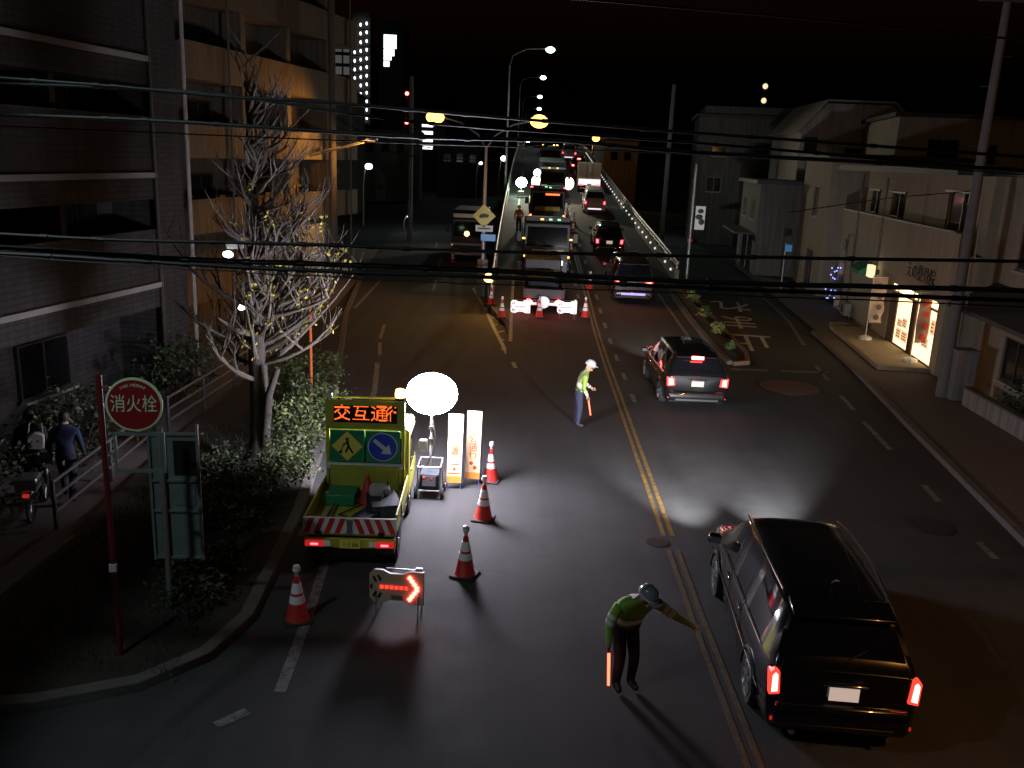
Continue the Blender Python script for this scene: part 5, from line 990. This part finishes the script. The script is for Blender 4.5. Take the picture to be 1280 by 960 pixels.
for nm, sgm, x in (('worker_sign', 0, -.31), ('arrow_sign', 1, .31)):
    o = MB().bb((x-.3, YP-.05, 1.27), (x+.3, YP-.012, 1.85)).build(nm, M['signgreen'], t, bev=.005)
    if sgm == 0:
        MB().box((x, YP-.054, 1.56), (.385, .006, .385), ry=PI/4).build('diamond', M['signyel'], o)
        q = MB().lathe([(.028, 0), (.028, .004)], (x+.0, YP-.0575, 1.69), 12, M=RX)
        for a, b, r_ in (((0, 1.66), (.02, 1.56), .02), ((.02, 1.56), (.1, 1.43), .016), ((.02, 1.56), (-.03, 1.44), .016), ((.0, 1.645), (-.07, 1.57), .012), ((-.06, 1.61), (-.11, 1.46), .008)):
            d = Vector((b[0]-a[0], b[1]-a[1])); n_ = Vector((-d.y, d.x)).normalized()*r_; q.add([(x+a[0]-n_.x, YP-.0585, a[1]-n_.y), (x+a[0]+n_.x, YP-.0585, a[1]+n_.y), (x+b[0]+n_.x, YP-.0585, b[1]+n_.y), (x+b[0]-n_.x, YP-.0585, b[1]-n_.y)], [(0, 1, 2, 3)])
        q.add([(x-.16, YP-.0585, 1.43), (x-.08, YP-.0585, 1.43), (x-.12, YP-.0585, 1.49)], [(0, 1, 2)]); q.build('worker_symbol', M['black'], o, smooth=False)
    else:
        MB().lathe([(.262, 0), (.262, .004)], (x, YP-.051, 1.56), 40, M=RX).build('rim', M['white'], o, smooth=False); MB().lathe([(.245, 0), (.245, .004)], (x, YP-.0555, 1.56), 40, M=RX).build('disc', M['signblue'], o, smooth=False)
        A = Matrix.Translation((x, YP-.061, 1.56)) @ Matrix.Rotation(R(40), 4, 'Y')
        MB().add([A @ Vector(v) for v in ((-.2, 0, .035), (.05, 0, .035), (.05, 0, .11), (.2, 0, 0), (.05, 0, -.11), (.05, 0, -.035), (-.2, 0, -.035))], [tuple(range(7))]).build('white_arrow', M['white'], o, smooth=False)
MB().bb((-.66, YP-.1, 1.16), (.66, YP-.01, 1.25)).build('pale_bar', M['white'], t, bev=.01)
# LED matrix: the cells the characters cover
me = text_data('交互通', .31, 0, 1.0); cells = MB(); pitch = .0155
me.calc_loop_triangles(); tri = [[Vector((me.vertices[i].co.x*1.05+.0-.08, me.vertices[i].co.y)) for i in q.vertices] for q in me.loop_triangles]
me2 = text_data('行', .31, 0); me2.calc_loop_triangles(); tri += [[Vector((me2.vertices[i].co.x*1.05+.52, me2.vertices[i].co.y)) for i in q.vertices] for q in me2.loop_triangles]
def hit(p):
    for a, b, c in tri:
        d1 = (b-a).cross(p-a); d2 = (c-b).cross(p-b); d3 = (a-c).cross(p-c)
        if (d1 >= 0 and d2 >= 0 and d3 >= 0) or (d1 <= 0 and d2 <= 0 and d3 <= 0): return True
cel = [MB() for _ in range(4)]
for i in range(-35, 36):
    for j in range(-10, 11):
        if hit(Vector((i*pitch, j*pitch+.0))) and abs(i*pitch) < .53:
            cells = cel[0 if i*pitch < -.24 else 1 if i*pitch < .085 else 2 if i*pitch < .41 else 3]; x, z = .01+i*pitch, 2.155+j*pitch; cells.add([(x-.0062, YP-.0705, z-.0062), (x+.0062, YP-.0705, z-.0062), (x+.0062, YP-.0705, z+.0062), (x-.0062, YP-.0705, z+.0062)], [(0, 1, 2, 3)])
for cells in cel:
    if cells.f: cells.build('led_lettering', M['e_led'], lbx, smooth=False)
MB().lathe([(.09, 2.42), (.09, 2.46)], (.6, YP+.02, 0), 16).build('beacon_base', M['black'], t); MB().lathe([(.085, 2.461), (.09, 2.52), (.075, 2.6), (.02, 2.62)], (.6, YP+.02, 0), 16).build('beacon', M['e_amber'], t)
MB().lathe([(.05, 2.42), (.05, 2.5)], (-.62, YP+.02, 0), 10).build('marker_lamp', M['white'], t)
q = MB().box((.42, .95, .78), (.5, .7, .22), rz=.3).box((.2, .5, .74), (.3, .5, .16), rz=-.4).tube([(.3, .3, .7), (.45, 1.3, 1.05)], .02, 6); q.build('tool_bag', M['tarp'], t, bev=.05)
MB().box((.5, .28, .72), (.36, .14, .1), rz=.1).build('white_box', M['white'], t, bev=.02); MB().box((-.35, 1.35, .76), (.5, .5, .2)).build('green_crate', M['signgreen'], t, bev=.02); MB().box((.0, 1.62, .95), (1.2, .1, .55)).build('folded_board', M['ylwd'], t, bev=.01)
MB().tube([(.73, .1, .95), (.73, 1.9, .95)], .018, 6).build('gate_rail', M['ylw'], t)
for sg in (-1, 1):
    MB().box((sg*.5, -.026, .665), (.1, .02, .07)).build('hinge', M['black'], t, bev=.008); MB().tube([(sg*.735, -.03, .9), (sg*.75, .1, .84), (sg*.745, .25, .9)], .008, 6).build('gate_chain', M['steel'], t)
    MB().bb((sg*.5-.14, .28, .14), (sg*.5+.14, .295, .45)).build('mud_flap', M['black'], t)
    for k in range(4): MB().tube([(sg*.745, .3+k*.45, .665), (sg*.775, .3+k*.45, .65), (sg*.775, .3+k*.45, .7)], .008, 5).build('rope_hook', M['steel'], t)
MB().tube([(-.62, YP-.03, 1.15), (-.6, 1.4, .75), (-.2, 1.1, .69), (.1, 1.3, .68), (-.3, .7, .68), (.15, .45, .68)], .012, 6).build('power_cable', M['black'], t)
MB().tube([(-.5, .3, .68), (-.45, 1.2, .72)], .022, 8).tube([(-.42, .25, .68), (-.4, 1.25, .7)], .018, 8).build('pipe_bundle', M['galv'], t)
MB().box((.32, 1.2, .9), (.36, .3, .3), rz=.2, rx=.2).build('sand_bag', M['curtain'], t, bev=.1, seg=3)
MB().lathe([(.16, 0), (.15, .03), (.03, .5), (.02, .51)], (.1, 1.3, .66), 20).build('spare_cone', M['red'], t)
# seams and small fittings on the big wagon
q = MB().tube([(-.72, -.005, .62), (-.74, .0, .95), (-.70, .07, 1.1)], .005, 5).tube([(.72, -.005, .62), (.74, .0, .95), (.70, .07, 1.1)], .005, 5).tube([(-.72, -.08, .615), (.72, -.08, .615)], .005, 5); q.build('tailgate_seam', M['chrome'], bc)
for sg in (-1, 1):
    for yy in (1.62, 2.52): MB().tube([(sg*.904, yy, .3), (sg*.915, yy, .62), (sg*.9, yy, .98), (sg*.76, yy, 1.5)], .005, 5).build('door_seam', M['black'], bc)
    MB().tube([(sg*.55, -.02, .26), (sg*.55, -.1, .26)], .035, 12).build('exhaust_pipe', M['chrome'], bc)
# ---------------------------------------------------------------- people
def seg_d(p, a, b):
    d = b-a; s = max(0, min(1, (p-a).dot(d)/max(d.length_squared, 1e-9))); return (p-a-d*s).length
def person(label, loc, rz, J, tops, legs, hat=None, face=Vector((0, 1, 0)), bands=(), sleeve=None, bulk=1.0, group=None, straps=True, bandm='tape'):
    """J: joints in metres, facing +y, right hand at +x, feet on z=0"""
    t = thing('person', label, 'person', loc, rz, group)
    J = {k: Vector(v) for k, v in J.items()}
    names = ['pel', 'spi', 'che', 'nec', 'hea', 'top', 'shl', 'ell', 'wrl', 'pal', 'shr', 'elr', 'wrr', 'par', 'hil', 'knl', 'anl', 'tol', 'hir', 'knr', 'anr', 'tor']
    rad = dict(pel=(.15, .115), spi=(.145, .11), che=(.175, .125), nec=(.055, .055), hea=(.085, .1), top=(.06, .07), shl=.075, ell=.052, wrl=.034, pal=.03, shr=.075, elr=.052, wrr=.034, par=.03, hil=.108, knl=.08, anl=.062, tol=.04, hir=.108, knr=.08, anr=.062, tor=.04)
    E = [('pel', 'spi'), ('spi', 'che'), ('che', 'nec'), ('nec', 'hea'), ('hea', 'top'), ('che', 'shl'), ('shl', 'ell'), ('ell', 'wrl'), ('wrl', 'pal'), ('che', 'shr'), ('shr', 'elr'), ('elr', 'wrr'), ('wrr', 'par'), ('pel', 'hil'), ('hil', 'knl'), ('knl', 'anl'), ('anl', 'tol'), ('pel', 'hir'), ('hir', 'knr'), ('knr', 'anr'), ('anr', 'tor')]
    ix = {n: i for i, n in enumerate(names)}
    me = bpy.data.meshes.new('body'); me.from_pydata([J[n] for n in names], [(ix[a], ix[b]) for a, b in E], []); o = bpy.data.objects.new('body', me); C.objects.link(o)
    o.modifiers.new('skin', 'SKIN'); sb = o.modifiers.new('sub', 'SUBSURF'); sb.levels = 2; sb.render_levels = 2
    for i, n in enumerate(names):
        r_ = rad[n]
        if n in ('spi', 'che', 'shl', 'ell', 'shr', 'elr', 'pel'): r_ = tuple(v*bulk for v in r_) if isinstance(r_, tuple) else r_*bulk
        me.skin_vertices[0].data[i].radius = r_ if isinstance(r_, tuple) else (r_, r_); me.skin_vertices[0].data[i].use_root = (n == 'pel')
    dg = bpy.context.evaluated_depsgraph_get(); m2 = bpy.data.meshes.new_from_object(o.evaluated_get(dg)); bpy.data.objects.remove(o)
    body = MB(); vs = [v.co.copy() for v in m2.vertices]; zone = {('anl', 'tol'): 3, ('anr', 'tor'): 3, ('nec', 'hea'): 2, ('hea', 'top'): 2, ('wrl', 'pal'): 2, ('wrr', 'par'): 2}
    for e in (('hil', 'knl'), ('knl', 'anl'), ('hir', 'knr'), ('knr', 'anr'), ('pel', 'hil'), ('pel', 'hir')): zone[e] = 1
    fs = {0: [], 1: [], 2: [], 3: []}
    for p in m2.polygons:
        c = sum((vs[i] for i in p.vertices), Vector())/len(p.vertices); e = min(E, key=lambda q: seg_d(c, J[q[0]], J[q[1]])); fs[zone.get(e, 0)].append(tuple(p.vertices))
    body.v = [tuple(v) for v in vs]
    for k in fs: body.f += fs[k]; body.m += [k]*len(fs[k])
    bvh = BVHTree.FromPolygons(vs, [tuple(p.vertices) for p in m2.polygons])
    side = face.cross(Vector((0, 0, 1))).normalized(); upv = side.cross(face).normalized(); H0 = J['hea']
    body.ell(H0+face*.1-upv*.005, (.016, .03, .022), 8, 6, 2)                                   # nose, ears, brow and chin
    body.ell(H0+face*.07-upv*.075, (.04, .04, .03), 8, 6, 2)
    for sg in (-1, 1): body.ell(H0+side*sg*.083, (.014, .028, .036), 8, 6, 2); body.ell(H0+face*.088+side*sg*.032+upv*.025, (.014, .01, .008), 8, 6, 4)
    body.ell(H0+face*.098-upv*.05, (.026, .01, .007), 8, 6, 4)
    for pal, wr, sg in (('pal', 'wrl', -1), ('par', 'wrr', 1)):                                 # hands: palm from the skin, five fingers
        d = (J[pal]-J[wr]).normalized(); n = Vector((sg, 0, 0)); n = (n-d*n.dot(d)).normalized(); w = d.cross(n)*sg
        for k in range(4):
            b = J[pal]+w*(.026-.0175*k)+d*.01; L = (.07, .08, .075, .058)[k]; body.tube([b, b+d*L*.45-n*.008, b+d*L*.75-n*.03, b+d*L*.8-n*.052], [.0095, .009, .008, .006], 6, 2)
        b = J[wr]+d*.035+w*.026; body.tube([b, b+w*.022+d*.03-n*.01, b+w*.022+d*.055-n*.03], [.011, .01, .008], 6, 2)
    bo = body.build('body', [M[tops], M[legs], M['skin'], M['shoe'], M['black']], t)
    bpy.data.meshes.remove(m2)
    def hoop(nm, c, ax, w_, m=bandm, a0=0, a1=2*PI, n=40, ref=None, off=.009):
        ax = ax.normalized(); e = (ref or ax.orthogonal()); e = (e-ax*e.dot(ax)).normalized(); h = ax.cross(e); mb = MB(); rows = []
        for k in range(n+1):
            a = a0+(a1-a0)*k/n; d = e*math.cos(a)+h*math.sin(a); row = []
            for s_ in (-1, 1):
                q = c+ax*s_*w_/2; hit_ = bvh.ray_cast(q, d, .45)
                if hit_[0] is None: row = None; break
                row.append(hit_[0]+d*off)
            if row and abs((row[0]-c).length) < .42: rows.append(row)
            else: rows.append(None)
        best, run = [], []                                  # the longest unbroken stretch
        for r_ in rows+[None]:
            if r_: run.append(r_)
            else: best = run if len(run) > len(best) else best; run = []
        rows = best
        for a, b in zip(rows, rows[1:]):
            if a and b: mb.add([a[0], a[1], b[1], b[0]], [(0, 1, 2, 3)])
        if mb.f: mb.build(nm, M[m], t)
    sp_, ch = J['spi'], J['che']; ax = (ch-sp_)
    if 'waist' in bands: hoop('reflective_band', sp_+ax*.05, ax, .085); hoop('reflective_band', sp_-ax*.4, ax, .03, 'black')
    if 'strap' in bands:
        for sg in (-1, 1): hoop('reflective_strap', sp_+ax*.45+Vector((sg*.085, 0, 0)), Vector((1, 0, 0)), .065, a0=-2.2, a1=2.2, ref=ax)
    if 'arm' in bands:
        for a, b in (('shl', 'ell'), ('shr', 'elr')):
            for f_ in (.62, .92): hoop('reflective_band', J[a].lerp(J[b], f_), J[b]-J[a], .065, n=24)
    if 'cuff' in bands:
        for a, b in (('ell', 'wrl'), ('elr', 'wrr')):
            for f_ in (.5, .85): hoop('reflective_band', J[a].lerp(J[b], f_), J[b]-J[a], .04, n=24)
    hm = Matrix(((side.x, face.x, upv.x, 0), (side.y, face.y, upv.y, 0), (side.z, face.z, upv.z, 0), (0, 0, 0, 1)))
    if hat:
        q = MB().lathe([(.125, .0), (.128, .015), (.122, .05), (.105, .095), (.07, .13), (.02, .147)], (0, 0, 0), 24, M=Matrix.Translation(H0+upv*.035) @ hm @ Matrix.Diagonal((.92, 1.1, 1, 1)))
        q.prism([(-.1, .09), (.1, .09), (.085, .18), (0, .2), (-.085, .18)], 'z', -.004, .006, M=Matrix.Translation(H0+upv*.045) @ hm); h_ = q.build('helmet', M[hat], t)
        MB().lathe([(.1305, .016), (.1285, .034)], (0, 0, 0), 24, M=Matrix.Translation(H0+upv*.035) @ hm @ Matrix.Diagonal((.92, 1.1, 1, 1))).build('helmet_stripe', M['tape'], h_); MB().tube([H0+side*.09+upv*.04, H0-upv*.11+face*.05, H0-side*.09+upv*.04], .006, 5).build('chin_strap', M['black'], t)
    else:
        MB().lathe([(.088, -.06), (.1, .0), (.1, .05), (.075, .1), (.02, .125)], (0, 0, 0), 20, M=Matrix.Translation(H0+upv*.012-face*.018) @ hm @ Matrix.Diagonal((.95, 1.08, 1, 1))).build('hair', M['hair'], t)
    return t, J
# the guard bowing to the black wagon
JA = dict(pel=(0, -.1, .9), spi=(0, -.01, 1.09), che=(0, .13, 1.3), nec=(0, .24, 1.42), hea=(.0, .34, 1.49), top=(0, .39, 1.59), shl=(-.23, .15, 1.31), ell=(-.44, .27, 1.14), wrl=(-.63, .41, 1.03), pal=(-.7, .45, 1.01),
          shr=(.23, .11, 1.32), elr=(.33, .06, 1.05), wrr=(.34, .1, .81), par=(.34, .105, .73), hil=(-.095, -.08, .84), knl=(-.1, .02, .47), anl=(-.1, -.03, .09), tol=(-.12, .13, .045), hir=(.095, -.08, .84), knr=(.1, .0, .47), anr=(.1, -.06, .09), tor=(.12, .1, .045))
pA = g(786, 868); ga, J = person('guard in a green jacket bowing and waving the black wagon past, red baton lowered', (pA.x-.05, pA.y+.1, 0), R(-156), JA, 'vest', 'navy', 'helmet', Vector((-.25, .85, -.45)).normalized(), ('waist', 'strap', 'arm'), bulk=1.18)
def baton(label, t, J, tip, L=.5):
    a = J['par']; d = (Vector(tip)-a).normalized(); Wm = Matrix.Translation(t.location) @ Matrix.Rotation(t.rotation_euler.z, 4, 'Z')
    b = thing('light_baton', label, 'baton', Wm @ a, t.rotation_euler.z); MB().tube([-d*.1, d*.06], .014, 10).build('grip', M['black'], b); MB().tube([d*.061, d*.08, d*L], [.012, .019, .017], 12).build('light_tube', M['e_baton'], b); MB().tube([d*L*1.001, d*(L+.02)], [.015, .008], 10).build('cap', M['black'], b)
baton('glowing red baton lowered by the bowing guard', ga, J, (.33, .16, .1), .5)
JB = dict(pel=(0, 0, .93), spi=(0, .03, 1.1), che=(0, .1, 1.33), nec=(0, .17, 1.48), hea=(0, .24, 1.58), top=(0, .25, 1.69), shl=(-.19, .12, 1.35), ell=(-.27, .17, 1.1), wrl=(-.2, .33, .98), pal=(-.18, .4, .96),
          shr=(.2, .12, 1.35), elr=(.27, .07, 1.09), wrr=(.25, .17, .89), par=(.25, .2, .82), hil=(-.09, 0, .87), knl=(-.1, .03, .48), anl=(-.1, -.03, .09), tol=(-.11, .14, .045), hir=(.09, 0, .87), knr=(.1, .03, .48), anr=(.1, -.01, .09), tor=(.11, .16, .045))
gb, J = person('guard in a yellow jacket and pale helmet standing on the road between the lanes', g(721, 533), R(-84), JB, 'vesty', 'bluecloth', 'helmetw', Vector((0, .95, -.3)).normalized(), ('waist', 'strap', 'cuff'))
baton('glowing red baton held down by the standing guard', gb, J, (.25, .32, .2), .45)
JC = {k: (v[0], v[1]*.4, v[2]) for k, v in JB.items()}
p = gd(648, 291); gc, J = person('distant worker in an orange vest beside the left parapet', p, R(170), JC, 'orangev', 'darkcloth', 'helmetw', Vector((0, 1, -.1)).normalized(), ('waist', 'strap'))
# the two people with a bicycle on the left pavement
JD = {k: (v[0], v[1]*.5, v[2]) for k, v in JB.items()}; JD.update(knl=(-.1, .16, .5), anl=(-.1, .2, .1), tol=(-.1, .36, .05), anr=(.1, -.22, .13), tor=(.11, -.06, .06), wrl=(-.27, .12, .85), pal=(-.27, .13, .77), ell=(-.27, .02, 1.08), wrr=(.27, .2, .88), par=(.27, .24, .82))
gd1, J = person('pedestrian in dark clothes with a white shoulder bag on the left pavement', (-8.75, 15.2, .06), R(20), JD, 'darkcloth', 'darkcloth', None, Vector((0, 1, -.1)).normalized())
bg = thing('shoulder_bag', 'white bag hanging on the shoulder of the dark clothed pedestrian', 'bag', (-8.55, 15.05, 1.28), R(20)); MB().prism([(-.13, -.16), (.13, -.16), (.15, .1), (.06, .16), (-.06, .16), (-.15, .1)], 'y', -.06, .06).build('pouch', M['white_w'], bg, bev=.03); MB().tube([(-.12, 0, .12), (-.1, .08, .3), (.0, .12, .36), (.1, .08, .3), (.12, 0, .12)], .012, 6).build('strap', M['white_w'], bg)
gd2, J = person('person in a blue coat walking a bicycle along the left pavement', (-8.12, 15.2, .06), R(14), JD, 'coat', 'bluecloth', None, Vector((0, 1, -.1)).normalized())
bk = thing('bicycle', 'dark bicycle with a grey rear basket pushed by the person in blue', 'bicycle', (-8.4, 14.7, .06), R(15)); RY = Matrix.Rotation(PI/2, 4, 'Y')
for y in (-.5, .55):
    w_ = MB().tube([(0, y+.3*math.cos(a*PI/12), .32+.3*math.sin(a*PI/12)) for a in range(25)], .02, 6).build('wheel', M['rubber'], bk); q = MB()
    for k in range(10): a = k*PI/10; q.tube([(0, y-.29*math.cos(a), .32-.29*math.sin(a)), (0, y+.29*math.cos(a), .32+.29*math.sin(a))], .003, 4)
    q.build('spokes', M['steel'], w_)
q = MB()
for a, b in (((0, -.5, .32), (0, -.08, .3)), ((0, -.08, .3), (0, -.18, .78)), ((0, -.5, .32), (0, -.16, .68)), ((0, -.08, .3), (0, .38, .66)), ((0, .34, .95), (0, .55, .32)), ((-.26, .22, 1.0), (.0, .35, .98)), ((.26, .22, 1.0), (0, .35, .98))): q.tube([a, b], .015, 8)
q.build('frame', M['hull'], bk); MB().prism([(-.08, -.32), (.08, -.32), (.03, -.02), (-.03, -.02)], 'z', .8, .86).build('saddle', M['black'], bk, bev=.02)
q = MB().bb((-.18, -.75, .66), (.18, -.38, .9)); q.build('rear_basket', M['silver'], bk, bev=.03); MB().box((0, -.77, .6), (.1, .03, .06)).build('reflector', M['e_reddim'], bk)
q = MB().bb((-.16, .48, .72), (.16, .78, .93)); q.build('front_basket', M['steel'], bk, bev=.03)
